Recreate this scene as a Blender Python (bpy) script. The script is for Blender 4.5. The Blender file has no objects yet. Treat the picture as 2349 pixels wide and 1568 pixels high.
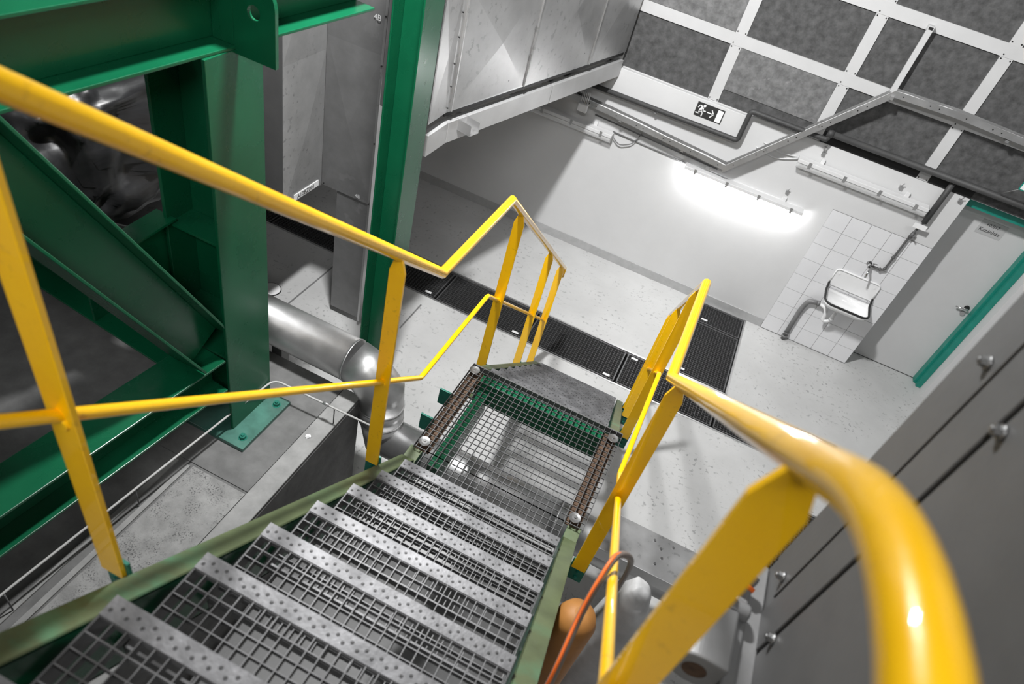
import bpy, bmesh, math, random
from mathutils import Vector, Matrix, noise
PI = math.pi
SC = bpy.context.scene
COL = SC.collection
random.seed(4)

# ---------------------------------------------------------------- camera
CAMLOC = Vector((-1.22542, -7.05107, 4.51759))
CR = ((0.89488378, 0.38987676, 0.21720756), (0.41717585, -0.55780729, -0.71750633), (-0.15857908, 0.73269853, -0.66181987))
cam = bpy.data.cameras.new('camera')
cam.sensor_width = 36.0
cam.lens = 1582.88 / 2349 * 36.0
cam.clip_start = 0.02
cam.clip_end = 60
cam.dof.use_dof = True
cam.dof.focus_distance = 4.6
cam.dof.aperture_fstop = 3.2
camo = bpy.data.objects.new('camera', cam)
COL.objects.link(camo)
r, d, f_ = (Vector(v).normalized() for v in CR)
camo.matrix_world = Matrix(((r.x, -d.x, -f_.x, CAMLOC.x), (r.y, -d.y, -f_.y, CAMLOC.y), (r.z, -d.z, -f_.z, CAMLOC.z), (0, 0, 0, 1)))
SC.camera = camo

# ---------------------------------------------------------------- light and exposure
w = bpy.data.worlds.new('world')
SC.world = w
w.use_nodes = True
w.node_tree.nodes['Background'].inputs[0].default_value = (0.8, 0.82, 0.85, 1)
w.node_tree.nodes['Background'].inputs[1].default_value = 0.25
SC.view_settings.view_transform = 'Standard'
SC.view_settings.look = 'None'
SC.view_settings.gamma = 1
SC.view_settings.exposure = 0.0
SC.view_settings.use_curve_mapping = False


def area(name, loc, target, sx, sy, power, col=(1, 1, 1)):
    l = bpy.data.lights.new(name, 'AREA')
    l.shape = 'RECTANGLE'
    l.size, l.size_y, l.energy, l.color = sx, sy, power, col
    o = bpy.data.objects.new(name, l)
    COL.objects.link(o)
    o.location = loc
    o.rotation_euler = (Vector(target) - Vector(loc)).to_track_quat('-Z', 'Y').to_euler()
    return o


area('hall_lamp_middle', (-2.62, -4.3, 5.9), (-0.9, -1.2, 0.6), 0.2, 0.5, 450)
area('hall_lamp_right', (2.4, -4.8, 6.7), (1.2, -1.0, 0.5), 1.5, 0.25, 45)
area('rear_fill_light', (-0.6, -9.2, 6.9), (-1.2, -4.6, 1.0), 2.5, 0.4, 170)  # soft fill light added from behind the viewpoint
area('hall_lamp_far_left', (-5.8, -7.4, 6.9), (-2.5, -5.5, 2), 1.5, 0.3, 30)


# ---------------------------------------------------------------- materials
def mat(name, col, rough=0.5, metal=0.0, var=0.0, scale=6.0, bump=0.0, bscale=60.0, spots=None, spotscale=30.0, spotamt=0.12, smix=0.5, stretch=None, emit=None, coat=0.0, rvar=0.0, spec=0.5):
    """procedural surface: base colour, large mottling, small dirt specks, bump"""
    m = bpy.data.materials.new(name)
    m.use_nodes = True
    nt = m.node_tree
    N, L = nt.nodes, nt.links
    b = N['Principled BSDF']
    b.inputs['Base Color'].default_value = (*col, 1)
    b.inputs['Roughness'].default_value = rough
    b.inputs['Metallic'].default_value = metal
    b.inputs['Coat Weight'].default_value = coat
    b.inputs['Specular IOR Level'].default_value = spec
    tc = N.new('ShaderNodeNewGeometry')
    vec = tc.outputs['Position']
    if stretch:
        mp = N.new('ShaderNodeMapping')
        mp.inputs['Scale'].default_value = stretch
        L.new(vec, mp.inputs['Vector'])
        vec = mp.outputs['Vector']
    out = None
    if var:
        n = N.new('ShaderNodeTexNoise')
        n.inputs['Scale'].default_value = scale
        n.inputs['Detail'].default_value = 6
        n.inputs['Roughness'].default_value = 0.62
        L.new(vec, n.inputs['Vector'])
        rp = N.new('ShaderNodeValToRGB')
        rp.color_ramp.elements[0].position = 0.3
        rp.color_ramp.elements[1].position = 0.72
        rp.color_ramp.elements[0].color = (*[max(0, c * (1 - var)) for c in col], 1)
        rp.color_ramp.elements[1].color = (*[min(1, c * (1 + var)) for c in col], 1)
        L.new(n.outputs['Fac'], rp.inputs['Fac'])
        out = rp.outputs['Color']
        if rvar:
            mr = N.new('ShaderNodeMapRange')
            mr.inputs['To Min'].default_value = max(0, rough - rvar)
            mr.inputs['To Max'].default_value = min(1, rough + rvar)
            L.new(n.outputs['Fac'], mr.inputs['Value'])
            L.new(mr.outputs['Result'], b.inputs['Roughness'])
    if spots:
        n2 = N.new('ShaderNodeTexNoise')
        n2.inputs['Scale'].default_value = spotscale
        n2.inputs['Detail'].default_value = 4
        L.new(vec, n2.inputs['Vector'])
        rp2 = N.new('ShaderNodeValToRGB')
        e = rp2.color_ramp.elements
        e[0].position = 0.36 + spotamt * 0.0
        e[1].position = 0.36 + spotamt
        e[0].color = (1, 1, 1, 1)
        e[1].color = (0, 0, 0, 1)
        L.new(n2.outputs['Fac'], rp2.inputs['Fac'])
        n4 = N.new('ShaderNodeTexNoise')
        n4.inputs['Scale'].default_value = spotscale * 0.13
        n4.inputs['Detail'].default_value = 2
        L.new(vec, n4.inputs['Vector'])
        mr4 = N.new('ShaderNodeMapRange')
        mr4.inputs['From Min'].default_value = 0.42
        mr4.inputs['From Max'].default_value = 0.62
        mr4.inputs['To Max'].default_value = smix
        L.new(n4.outputs['Fac'], mr4.inputs['Value'])
        mu = N.new('ShaderNodeMath')
        mu.operation = 'MULTIPLY'
        L.new(rp2.outputs['Color'], mu.inputs[0])
        L.new(mr4.outputs['Result'], mu.inputs[1])
        mx = N.new('ShaderNodeMix')
        mx.data_type = 'RGBA'
        L.new(mu.outputs[0], mx.inputs['Factor'])
        if out:
            L.new(out, mx.inputs['A'])
        else:
            mx.inputs['A'].default_value = (*col, 1)
        mx.inputs['B'].default_value = (*spots, 1)
        out = mx.outputs['Result']
    if out:
        L.new(out, b.inputs['Base Color'])
    if bump:
        n3 = N.new('ShaderNodeTexNoise')
        n3.inputs['Scale'].default_value = bscale
        n3.inputs['Detail'].default_value = 3
        L.new(vec, n3.inputs['Vector'])
        bp = N.new('ShaderNodeBump')
        bp.inputs['Strength'].default_value = bump
        bp.inputs['Distance'].default_value = 0.004
        L.new(n3.outputs['Fac'], bp.inputs['Height'])
        L.new(bp.outputs['Normal'], b.inputs['Normal'])
    if emit:
        b.inputs['Emission Color'].default_value = (*col, 1)
        b.inputs['Emission Strength'].default_value = emit
    return m


M = {}
M['floor'] = mat('painted_concrete_floor', (0.48, 0.48, 0.475), 0.42, var=0.10, scale=1.6, bump=0.15, bscale=18, spots=(0.16, 0.16, 0.16), spotscale=26, spotamt=0.05, smix=0.55, rvar=0.12)
M['wall'] = mat('white_painted_wall', (0.60, 0.60, 0.60), 0.62, var=0.03, scale=2.2, bump=0.1, bscale=30)
M['wallgrey'] = mat('grey_painted_wall', (0.42, 0.42, 0.42), 0.7, var=0.05, scale=2.2)
M['baseboard'] = mat('grey_painted_skirting', (0.40, 0.40, 0.40), 0.6, var=0.10, scale=12, spots=(0.45, 0.45, 0.45), spotscale=14, spotamt=0.03)
M['felt'] = mat('grey_mineral_wool_panel', (0.075, 0.075, 0.075), 0.95, var=0.42, scale=16, bump=0.5, bscale=45)
M['feltpale'] = mat('stained_mineral_wool_panel', (0.15, 0.15, 0.15), 0.95, var=0.4, scale=14, bump=0.5, bscale=45, spots=(0.28, 0.28, 0.28), spotscale=11, spotamt=0.05)
M['strip'] = mat('white_painted_strip', (0.52, 0.52, 0.52), 0.5, var=0.04, scale=4)
M['dark'] = mat('dark_pit_and_gap_shade', (0.012, 0.012, 0.012), 0.8, var=0.3, scale=8)
M['tile'] = mat('white_glazed_tile', (0.70, 0.70, 0.71), 0.12, var=0.02, scale=5)
M['grout'] = mat('grey_grout', (0.13, 0.13, 0.13), 0.9, var=0.15, scale=20)
M['green'] = mat('green_gloss_paint', (0.003, 0.085, 0.036), 0.28, var=0.14, scale=3.0, bump=0.06, bscale=70, rvar=0.08)
M['greenpale'] = mat('worn_and_lit_green_paint', (0.088, 0.112, 0.052), 0.5, var=0.25, scale=7, bump=0.15, bscale=60, spots=(0.07, 0.25, 0.14), spotscale=8, spotamt=0.16, smix=0.6)
M['dustygreen'] = mat('dusty_green_plate', (0.05, 0.14, 0.11), 0.35, var=0.4, scale=6, spots=(0.12, 0.15, 0.14), spotscale=7, spotamt=0.2, smix=0.7)
M['teal'] = mat('teal_door_frame_paint', (0.01, 0.21, 0.16), 0.4, var=0.12, scale=12)
M['bracketgreen'] = mat('green_bracket_paint', (0.006, 0.13, 0.09), 0.4, var=0.15, scale=30)
M['yellow'] = mat('yellow_handrail_paint', (1.0, 0.54, 0.0), 0.3, var=0.05, scale=9, bump=0.05, bscale=60, spots=(0.35, 0.17, 0.01), spotscale=60, spotamt=0.03, smix=0.25, coat=0.6)
M['steel'] = mat('galvanized_grating_steel', (0.115, 0.115, 0.117), 0.5, 0.6, var=0.22, scale=25)
M['nosing'] = mat('galvanized_nosing', (0.132, 0.132, 0.136), 0.5, 0.5, var=0.4, scale=14, bump=0.2, bscale=80)
M['rust'] = mat('rusty_steel', (0.085, 0.05, 0.03), 0.75, 0.3, var=0.5, scale=25, bump=0.3)
M['galv'] = mat('galvanized_sheet', (0.50, 0.50, 0.50), 0.38, 0.8, var=0.10, scale=5, bump=0.08, bscale=9, spots=(0.28, 0.28, 0.28), spotscale=20, spotamt=0.03, rvar=0.1)
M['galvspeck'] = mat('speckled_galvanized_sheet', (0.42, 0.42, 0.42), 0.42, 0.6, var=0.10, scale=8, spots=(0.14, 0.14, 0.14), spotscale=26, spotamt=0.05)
M['galvpale'] = mat('pale_sheet_metal', (0.48, 0.48, 0.48), 0.45, 0.3, var=0.10, scale=3)
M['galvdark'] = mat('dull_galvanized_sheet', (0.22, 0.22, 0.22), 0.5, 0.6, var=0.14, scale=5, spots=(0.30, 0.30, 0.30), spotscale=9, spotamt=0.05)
M['alu'] = mat('aluminium_cladding', (0.50, 0.50, 0.50), 0.40, 0.9, var=0.14, scale=6, bump=0.10, bscale=7, rvar=0.08)
M['concrete'] = mat('rough_concrete', (0.23, 0.23, 0.225), 0.9, var=0.25, scale=9, bump=0.6, bscale=110, spots=(0.06, 0.06, 0.06), spotscale=120, spotamt=0.12, smix=0.9)
M['concretesmooth'] = mat('smooth_concrete', (0.125, 0.125, 0.123), 0.85, var=0.25, scale=7, bump=0.3, bscale=40)
M['concretelight'] = mat('pale_concrete_edge', (0.24, 0.24, 0.235), 0.85, var=0.18, scale=9, bump=0.3, bscale=50)
M['blackwrap'] = mat('black_insulation_sheet', (0.014, 0.014, 0.015), 0.38, var=0.3, scale=6, bump=1.0, bscale=5, stretch=(1, 1, 2.2))
M['black'] = mat('black_rubber', (0.012, 0.012, 0.012), 0.5, var=0.2, scale=20)
M['pipegrey'] = mat('dark_grey_pipe_insulation', (0.045, 0.045, 0.045), 0.6, var=0.15, scale=12)
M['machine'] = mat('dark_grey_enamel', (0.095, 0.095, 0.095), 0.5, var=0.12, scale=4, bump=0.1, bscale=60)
M['machinelight'] = mat('grey_enamel', (0.17, 0.17, 0.17), 0.45, var=0.12, scale=12)
M['bolt'] = mat('zinc_bolt', (0.26, 0.26, 0.26), 0.35, 0.8, var=0.1, scale=50)
M['enamel'] = mat('white_enamel', (0.78, 0.78, 0.78), 0.12, var=0.02, scale=10)
M['plasticwhite'] = mat('white_plastic', (0.66, 0.66, 0.66), 0.35, var=0.03, scale=20)
M['plasticgrey'] = mat('grey_plastic', (0.16, 0.16, 0.16), 0.45, var=0.15, scale=20)
M['plasticwhite2'] = mat('pale_conduit', (0.38, 0.38, 0.37), 0.6, var=0.05, scale=20)
M['chrome'] = mat('chrome', (0.6, 0.6, 0.6), 0.15, 1.0, var=0.05, scale=20)
M['white'] = mat('white_vinyl', (0.80, 0.80, 0.80), 0.5, var=0.01, scale=20)
M['signdark'] = mat('dark_sign_vinyl', (0.03, 0.03, 0.03), 0.45, var=0.05, scale=20)
M['paper'] = mat('grey_label', (0.42, 0.42, 0.42), 0.5, var=0.03, scale=20)
M['ink'] = mat('black_ink', (0.015, 0.015, 0.015), 0.6, var=0.02, scale=20)
M['door'] = mat('grey_door_paint', (0.54, 0.54, 0.54), 0.5, var=0.03, scale=3)
M['tube'] = mat('lit_fluorescent_tube', (1, 1, 1), 0.4, emit=190)
M['tubeoff'] = mat('unlit_fluorescent_tube', (0.7, 0.7, 0.7), 0.3, var=0.01)
M['orange'] = mat('orange_stripe', (0.85, 0.16, 0.02), 0.5, var=0.05, scale=20)
M['hose'] = mat('grey_hose', (0.17, 0.14, 0.12), 0.5, var=0.1, scale=20)
M['brown'] = mat('brown_insulated_pipe', (0.33, 0.14, 0.03), 0.6, var=0.2, scale=8)
M['lagging'] = mat('pale_grey_lagging', (0.42, 0.42, 0.42), 0.6, var=0.18, scale=9, bump=0.8, bscale=9)
M['chalk'] = mat('chalk', (0.5, 0.5, 0.5), 0.9, var=0.2, scale=90)
g = bpy.data.materials.new('clear_plastic_cover')
g.use_nodes = True
nt = g.node_tree
pb = nt.nodes['Principled BSDF']
pb.inputs['Base Color'].default_value = (0.9, 0.9, 0.9, 1)
pb.inputs['Roughness'].default_value = 0.12
pb.inputs['Alpha'].default_value = 0.5
M['clear'] = g


# ---------------------------------------------------------------- mesh builder
class MB:
    def __init__(s):
        s.v, s.f, s.sm = [], [], []

    def add(s, vs, fs, smooth=False):
        o = len(s.v)
        s.v += [Vector(p) for p in vs]
        for q in fs:
            s.f.append([i + o for i in q])
            s.sm.append(smooth)
        return s

    def box(s, x0, x1, y0, y1, z0, z1, mx=None):
        vs = [Vector((x, y, z)) for z in (z0, z1) for y in (y0, y1) for x in (x0, x1)]
        if mx is not None:
            vs = [mx @ p for p in vs]
        return s.add(vs, [(0, 2, 3, 1), (4, 5, 7, 6), (0, 1, 5, 4), (2, 6, 7, 3), (0, 4, 6, 2), (1, 3, 7, 5)])

    def prism(s, poly, vec, smooth=False):
        """extrude a closed 3D polygon along vec"""
        n = len(poly)
        p = [Vector(a) for a in poly]
        v = Vector(vec)
        fs = [tuple(range(n))[::-1], tuple(range(n, 2 * n))]
        s.add(p + [a + v for a in p], fs)
        o = len(s.v) - 2 * n
        for i in range(n):
            s.f.append([o + i, o + (i + 1) % n, o + n + (i + 1) % n, o + n + i])
            s.sm.append(smooth)
        return s

    def tube(s, pts, rad, seg=16, caps=True, smooth=True):
        P = [Vector(p) for p in pts]
        n = len(P)
        rs = rad if isinstance(rad, (list, tuple)) else [rad] * n
        T = []
        for i in range(n):
            a = (P[i] - P[i - 1]).normalized() if i else None
            b = (P[i + 1] - P[i]).normalized() if i < n - 1 else None
            T.append(((a or b) + (b or a)).normalized())
        up = Vector((0, 0, 1)) if abs(T[0].z) < 0.9 else Vector((1, 0, 0))
        u = T[0].cross(up).normalized()
        rings = []
        for i in range(n):
            u = (u - T[i] * u.dot(T[i])).normalized()
            w_ = T[i].cross(u).normalized()
            k = 1.0
            if 0 < i < n - 1:
                a = (P[i] - P[i - 1]).normalized()
                c = max(0.3, a.dot(T[i]))
                bend = (P[i + 1] - P[i]).normalized() - a
                bend = bend.normalized() if bend.length > 1e-6 else None
            else:
                c, bend = 1, None
            ring = []
            for j in range(seg):
                an = 2 * PI * j / seg
                q = (u * math.cos(an) + w_ * math.sin(an)) * rs[i]
                if bend is not None:
                    bb = bend - T[i] * bend.dot(T[i])
                    if bb.length > 1e-6:
                        bb.normalize()
                        q += bb * (q.dot(bb)) * (1 / c - 1)
                ring.append(P[i] + q)
            rings.append(ring)
        o = len(s.v)
        for ring in rings:
            s.v += ring
        for i in range(n - 1):
            for j in range(seg):
                a = o + i * seg + j
                b = o + i * seg + (j + 1) % seg
                s.f.append([a, b, b + seg, a + seg])
                s.sm.append(smooth)
        if caps:
            s.f.append([o + j for j in range(seg)][::-1])
            s.sm.append(False)
            s.f.append([o + (n - 1) * seg + j for j in range(seg)])
            s.sm.append(False)
        return s

    def build(s, name, m, parent=None, bevel=0.0, **tags):
        org = Vector((0, 0, 0))
        if parent is not None:
            org = WORG[parent.name]
        else:
            xs = [p.x for p in s.v]
            ys = [p.y for p in s.v]
            zs = [p.z for p in s.v]
            org = Vector(((min(xs) + max(xs)) / 2, (min(ys) + max(ys)) / 2, min(zs)))
        me = bpy.data.meshes.new(name)
        me.from_pydata([tuple(p - org) for p in s.v], [], s.f)
        me.polygons.foreach_set('use_smooth', s.sm)
        me.materials.append(M[m] if isinstance(m, str) else m)
        bm = bmesh.new()
        bm.from_mesh(me)
        bmesh.ops.recalc_face_normals(bm, faces=bm.faces)
        bm.to_mesh(me)
        bm.free()
        me.update()
        o = bpy.data.objects.new(name, me)
        COL.objects.link(o)
        if parent is None:
            o.location = org
        else:
            o.parent = parent
        WORG[o.name] = org
        if bevel:
            b = o.modifiers.new('bevel', 'BEVEL')
            b.width = bevel
            b.segments = 2
            b.limit_method = 'ANGLE'
            b.angle_limit = math.radians(50)
        for k, v in tags.items():
            o[k] = v
        if m == 'greenpale':            # upward faces worn and dusty with light painted in, sides darker for shade
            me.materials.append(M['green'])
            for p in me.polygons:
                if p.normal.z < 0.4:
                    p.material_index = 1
        return o


WORG = {}


def thing(name, label, cat, loc, group=None):
    o = bpy.data.objects.new(name, None)
    o.empty_display_size = 0.1
    COL.objects.link(o)
    o.location = loc
    o['label'] = label
    o['category'] = cat
    if group:
        o['group'] = group
    WORG[o.name] = Vector(loc)
    return o


def T(label, cat, group=None):
    d_ = {'label': label, 'category': cat}
    if group:
        d_['group'] = group
    return d_


def dup(root, delta, label, group=None):
    """copy of a thing with its parts and sub-parts"""
    r_ = root.copy()
    COL.objects.link(r_)
    r_.location = root.location + Vector(delta)
    r_['label'] = label
    if group:
        r_['group'] = group
    for ch in list(root.children):
        c = ch.copy()
        COL.objects.link(c)
        c.parent = r_
        for g_ in ch.children:
            e_ = g_.copy()
            COL.objects.link(e_)
            e_.parent = c
    return r_


def fillet(pts, rad, n=5):
    P = [Vector(p) for p in pts]
    out = [P[0]]
    for i in range(1, len(P) - 1):
        a, b, c = P[i - 1], P[i], P[i + 1]
        r1 = min(rad, (a - b).length * 0.45, (c - b).length * 0.45)
        s_, e_ = b + (a - b).normalized() * r1, b + (c - b).normalized() * r1
        for k in range(n + 1):
            t = k / n
            out.append(s_ * (1 - t) ** 2 + b * 2 * t * (1 - t) + e_ * t * t)
    out.append(P[-1])
    return out


def text_mesh(s, size, origin, xdir, ydir, name, m, parent, extrude=0.0005, align='LEFT'):
    cu = bpy.data.curves.new(name, 'FONT')
    cu.body = s
    cu.size = size
    cu.align_x = align
    cu.extrude = extrude
    o = bpy.data.objects.new(name + '_tmp', cu)
    COL.objects.link(o)
    dg = bpy.context.evaluated_depsgraph_get()
    me = bpy.data.meshes.new_from_object(o.evaluated_get(dg))
    bpy.data.objects.remove(o)
    X, Y = Vector(xdir).normalized(), Vector(ydir).normalized()
    Z = X.cross(Y)
    mb = MB()
    mb.add([Vector(origin) + X * v.co.x + Y * v.co.y + Z * v.co.z for v in me.vertices], [tuple(p.vertices) for p in me.polygons])
    return mb.build(name, m, parent)


def hexbolt(mb, c, axis, rad, h):
    c, a = Vector(c), Vector(axis).normalized()
    mb.tube([c, c + a * h], rad, 6, smooth=False)
    mb.tube([c + a * h, c + a * h * 1.5], rad * 0.5, 10)


def S(mb, name, m, **kw):
    o = mb.build(name, m, **kw)
    o['kind'] = 'structure'
    return o


# ---------------------------------------------------------------- the room
HOLES = [(-8.0, 0.966, -1.965, -1.43), (-0.745, -0.18, -1.405, -0.02), (0.447, 1.0, -4.46, -2.45)]
xs = sorted({-9.0, 5.0} | {h[0] for h in HOLES} | {h[1] for h in HOLES})
ys = sorted({-11.0, 0.6} | {h[2] for h in HOLES} | {h[3] for h in HOLES})
mb = MB()
for i in range(len(xs) - 1):
    for j in range(len(ys) - 1):
        cx, cy = (xs[i] + xs[i + 1]) / 2, (ys[j] + ys[j + 1]) / 2
        if not any(h[0] < cx < h[1] and h[2] < cy < h[3] for h in HOLES):
            mb.add([(xs[i], ys[j], 0), (xs[i + 1], ys[j], 0), (xs[i + 1], ys[j + 1], 0), (xs[i], ys[j + 1], 0)], [(0, 1, 2, 3)])
S(mb, 'floor', 'floor')
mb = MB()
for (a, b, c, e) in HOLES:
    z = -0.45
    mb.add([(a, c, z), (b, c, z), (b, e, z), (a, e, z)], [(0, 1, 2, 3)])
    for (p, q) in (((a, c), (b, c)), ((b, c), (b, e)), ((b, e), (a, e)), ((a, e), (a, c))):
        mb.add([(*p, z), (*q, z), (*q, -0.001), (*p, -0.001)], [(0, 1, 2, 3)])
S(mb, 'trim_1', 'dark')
# wall with the door recess between x 1.0 and 1.87
mb = MB()
WT = 2.165
mb.box(-9, 1.0, 0, 0.5, 0, WT)
mb.box(1.0, 1.87, 0.3, 0.5, 0, WT)
mb.box(1.0, 1.87, 0.012, 0.3, WT - 0.001, WT)
mb.box(1.87, 5, 0, 0.5, 0, WT)
S(mb, 'wall_back', 'wall')
mb = MB()
mb.box(-9, 5, 0.012, 0.5, WT + 0.0005, 8.0)
S(mb, 'wall_upper', 'felt')
S(MB().box(-2.50, -1.157, -0.055, -0.002, 1.90, 2.160).box(-4.0, -2.50, -0.055, -0.002, 1.90, 2.160), 'trim_2', 'wall', bevel=0.004)
S(MB().box(-9.2, -9, -11, 0.5, 0, 8), 'wall_left', 'wallgrey')
S(MB().box(5, 5.2, -11, 0.5, 0, 8), 'wall_right', 'wallgrey')
S(MB().box(-9, 5, -11.2, -11, 0, 8), 'wall_rear', 'wallgrey')
S(MB().box(-9.2, 5.2, -11.2, 0.6, 8, 8.2), 'ceiling', 'wallgrey')
S(MB().box(-9, -0.004, -0.008, -0.001, 0.001, 0.108), 'baseboard_back', 'baseboard')
# door: leaf, teal frame
d1 = S(MB().box(1.0, 1.80, 0.286, 0.3, 0.005, 2.075), 'door_1', 'door')
fr = MB()
fr.box(1.79, 1.86, 0.20, 0.299, 0.002, 2.065)
fr.box(1.815, 1.868, 0.14, 0.20, 0.002, 2.065)
fr.box(1.0005, 1.869, 0.10, 0.299, 2.065, 2.163)
fr.build('door_frame', 'teal', d1, bevel=0.002, label='teal steel door frame')
hd = MB()
hd.tube(fillet([(1.735, 0.286, 1.035), (1.735, 0.235, 1.035), (1.62, 0.235, 1.03)], 0.012), 0.009, 10)
hd.build('door_handle', 'chrome', d1, label='chrome lever handle')
pl = MB()
pl.tube([(1.735, 0.2855, 1.035), (1.735, 0.275, 1.035)], 0.026, 20)
pl.build('handle_rose', 'black', d1)
pl = MB()
pl.tube([(1.735, 0.2855, 0.96), (1.735, 0.272, 0.96)], 0.024, 20)
pl.build('key_rose', 'chrome', d1)
lbl = MB().box(1.305, 1.545, 0.2835, 0.2855, 1.80, 1.95).build('door_label', 'paper', d1)
text_mesh('+0.017', 0.045, (1.42, 0.283, 1.893), (1, 0, 0), (0, 0, 1), 'printed_text', 'ink', lbl, align='CENTER')
text_mesh('Kazánház', 0.052, (1.42, 0.283, 1.832), (1, 0, 0), (0, 0, 1), 'printed_text', 'ink', lbl, align='CENTER')
# white strips on the wool panels
RX = [-5.65, -4.62, -3.59, -2.56, -1.526, -0.497, 0.543, 1.583, 2.62, 3.65]
RZ = [(WT + 0.004, 2.70), (2.805, 3.32), (3.425, 4.05), (4.155, 4.8)]
k = 3
for (a, b) in ((2.70, 2.805), (3.32, 3.425), (4.05, 4.155)):
    mb = MB().box(-6.2, 4.2, -0.004, 0.0115, a, b)
    S(mb, 'trim_%d' % k, 'strip')
    k += 1
for x in RX:
    mb = MB()
    for (a, b) in RZ:
        mb.box(x - 0.052, x + 0.052, -0.001, 0.0115, a, b)
    t_ = S(mb, 'trim_%d' % k, 'strip')
    k += 1
    sb = MB()
    for (a, b) in RZ:
        for (sx, zz) in ((-0.038, a + 0.016), (0.038, a + 0.016), (-0.038, b - 0.016), (0.038, b - 0.016)):
            sb.tube([(x + sx, -0.001, zz), (x + sx, -0.005, zz)], 0.006, 8)
        sb.tube([(x - 0.038, -0.004, b + 0.02), (x - 0.038, -0.008, b + 0.02)], 0.006, 8)
    sb.build('screw', 'black', t_)
# paler, streaky panels
mb = MB()
mb.box(-1.472, -0.551, 0.004, 0.0118, 2.30, 2.698)
mb.box(-2.50, -1.58, 0.004, 0.0118, 2.808, 3.318)
S(mb, 'trim_%d' % k, 'feltpale')
k += 1
# dark strip painting the gap's shade under the panels right of the beam
S(MB().box(-0.50, 1.0, 0.002, 0.0118, WT + 0.002, 2.27), 'trim_%d' % k, 'dark')
k += 1
# tiled splashback field: grout sheet and 5 x 8 tiles, one object
sp = MB().box(0.0, 1.0, -0.006, -0.0005, 0.0, 1.6)
tb = thing('tiled_splashback', 'white square glazed tiles on the wall behind the washbasin beside the door', 'tiles', (0.5, -0.005, 0))
sp.build('grout', 'grout', tb)
mb = MB()
for i in range(5):
    for j in range(8):
        mb.box(i * 0.2 + (0.0018 if i else 0), i * 0.2 + 0.1982, -0.010, -0.006, j * 0.2 + 0.0018, j * 0.2 + 0.1982)
mb.build('tiles', 'tile', tb)
MB().box(0.0, 1.0, -0.0125, -0.0105, 0.0005, 0.005).build('base_joint', 'ink', tb)
MB().box(1.0, 1.79, 0.282, 0.2855, 0.0005, 0.007).build('bottom_gap', 'ink', d1)


# ---------------------------------------------------------------- gratings
def grid(mb, x0, x1, y0, y1, z, nx, ny, dx=0.024, tx=0.0026, dy=0.019, ty=0.0028):
    """bars along Y (nx+1 of them, spaced over x) and along X (ny+1)"""
    for i in range(nx + 1):
        x = x0 + (x1 - x0) * i / nx
        mb.box(x - tx / 2, x + tx / 2, y0, y1, z - dx, z)
    for j in range(ny + 1):
        y = y0 + (y1 - y0) * j / ny
        mb.box(x0, x1, y - ty / 2, y + ty / 2, z - dy, z - 0.0008)


def floor_panel(x0, x1, y0, y1, label, tags=()):
    t = thing('floor_grating', label, 'grating', ((x0 + x1) / 2, (y0 + y1) / 2, -0.03), 'steel gratings laid over the floor channels')
    a, b, c, e = x0 + 0.012, x1 - 0.012, y0 + 0.012, y1 - 0.012
    fr = MB()
    w_ = 0.012
    fr.box(a, b, c, c + w_, -0.03, 0.002)
    fr.box(a, b, e - w_, e, -0.03, 0.002)
    fr.box(a, a + w_, c + w_, e - w_, -0.03, 0.002)
    fr.box(b - w_, b, c + w_, e - w_, -0.03, 0.002)
    fr.build('frame', 'steel', t)
    m_ = MB()
    grid(m_, a + w_, b - w_, c + w_, e - w_, 0.0, max(2, round((b - a) / 0.0333)), max(2, round((e - c) / 0.0333)))
    m_.build('mesh', 'steel', t)
    for (px, py) in tags:
        MB().box(px - 0.035, px + 0.035, py - 0.014, py + 0.014, 0.001, 0.005).build('clip_plate', 'plasticwhite', t)
    return t


XD = [-8.0, -7.22, -6.228, -5.232, -4.235, -3.235, -2.238, -1.24]
desc = {
    0: 'floor grating at the far left end of the long channel', 1: 'long-channel grating second from its far left end',
    2: 'long-channel grating hidden behind the large green column', 3: 'grating seen between the large green column and the narrow leg of the metal duct',
    4: 'grating passing behind the narrow duct leg and the green post', 5: 'grating under the kink where the left handrail meets the landing',
    6: 'grating crossed by the three far posts of the left handrail'}
for i in range(7):
    floor_panel(XD[i], XD[i + 1], -1.955, -1.44, desc[i], ((XD[i + 1] - 0.10, -1.90),) if i > 3 else ())
floor_panel(-0.232 - 1.008, -0.232, -1.955, -1.44, 'grating at the foot of the stairs crossed by the right handrail posts', ((-1.15, -1.50),))
floor_panel(-0.232, 0.38, -1.955, -1.44, 'short grating right of the stair foot, under the near end of the right handrail', ())
floor_panel(0.38, 0.955, -1.955, -1.44, 'last grating at the right end of the long floor channel', ((0.88, -1.66),))
floor_panel(-0.735, -0.19, -1.395, -0.42, 'large dark grating of the side channel leading to the wall', ((-0.68, -1.32),))
floor_panel(-0.735, -0.19, -0.42, -0.03, 'small grating of the side channel touching the wall skirting', ((-0.62, -0.34),))
floor_panel(0.457, 0.99, -3.45, -2.46, 'grating showing beside the dark grey machine casing')
floor_panel(0.457, 0.99, -4.45, -3.45, 'grating hidden under the dark grey machine casing')
# steel angle frames round the channels
mb = MB()
for (a, b, c, e) in HOLES:
    mb.box(a - 0.01, b + 0.01, c - 0.012, c + 0.008, -0.03, 0.003)
    mb.box(a - 0.01, b + 0.01, e - 0.008, e + 0.012, -0.03, 0.003)
    mb.box(a - 0.01, a + 0.008, c, e, -0.03, 0.003)
    mb.box(b - 0.008, b + 0.01, c, e, -0.03, 0.003)
S(mb, 'trim_%d' % k, 'galv')
k += 1

# ---------------------------------------------------------------- stairs
H, XL, XR, RS, GO, YF, Y1 = 1.828, -1.924, -1.154, 0.183, 0.227, -4.384, -5.279


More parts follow.
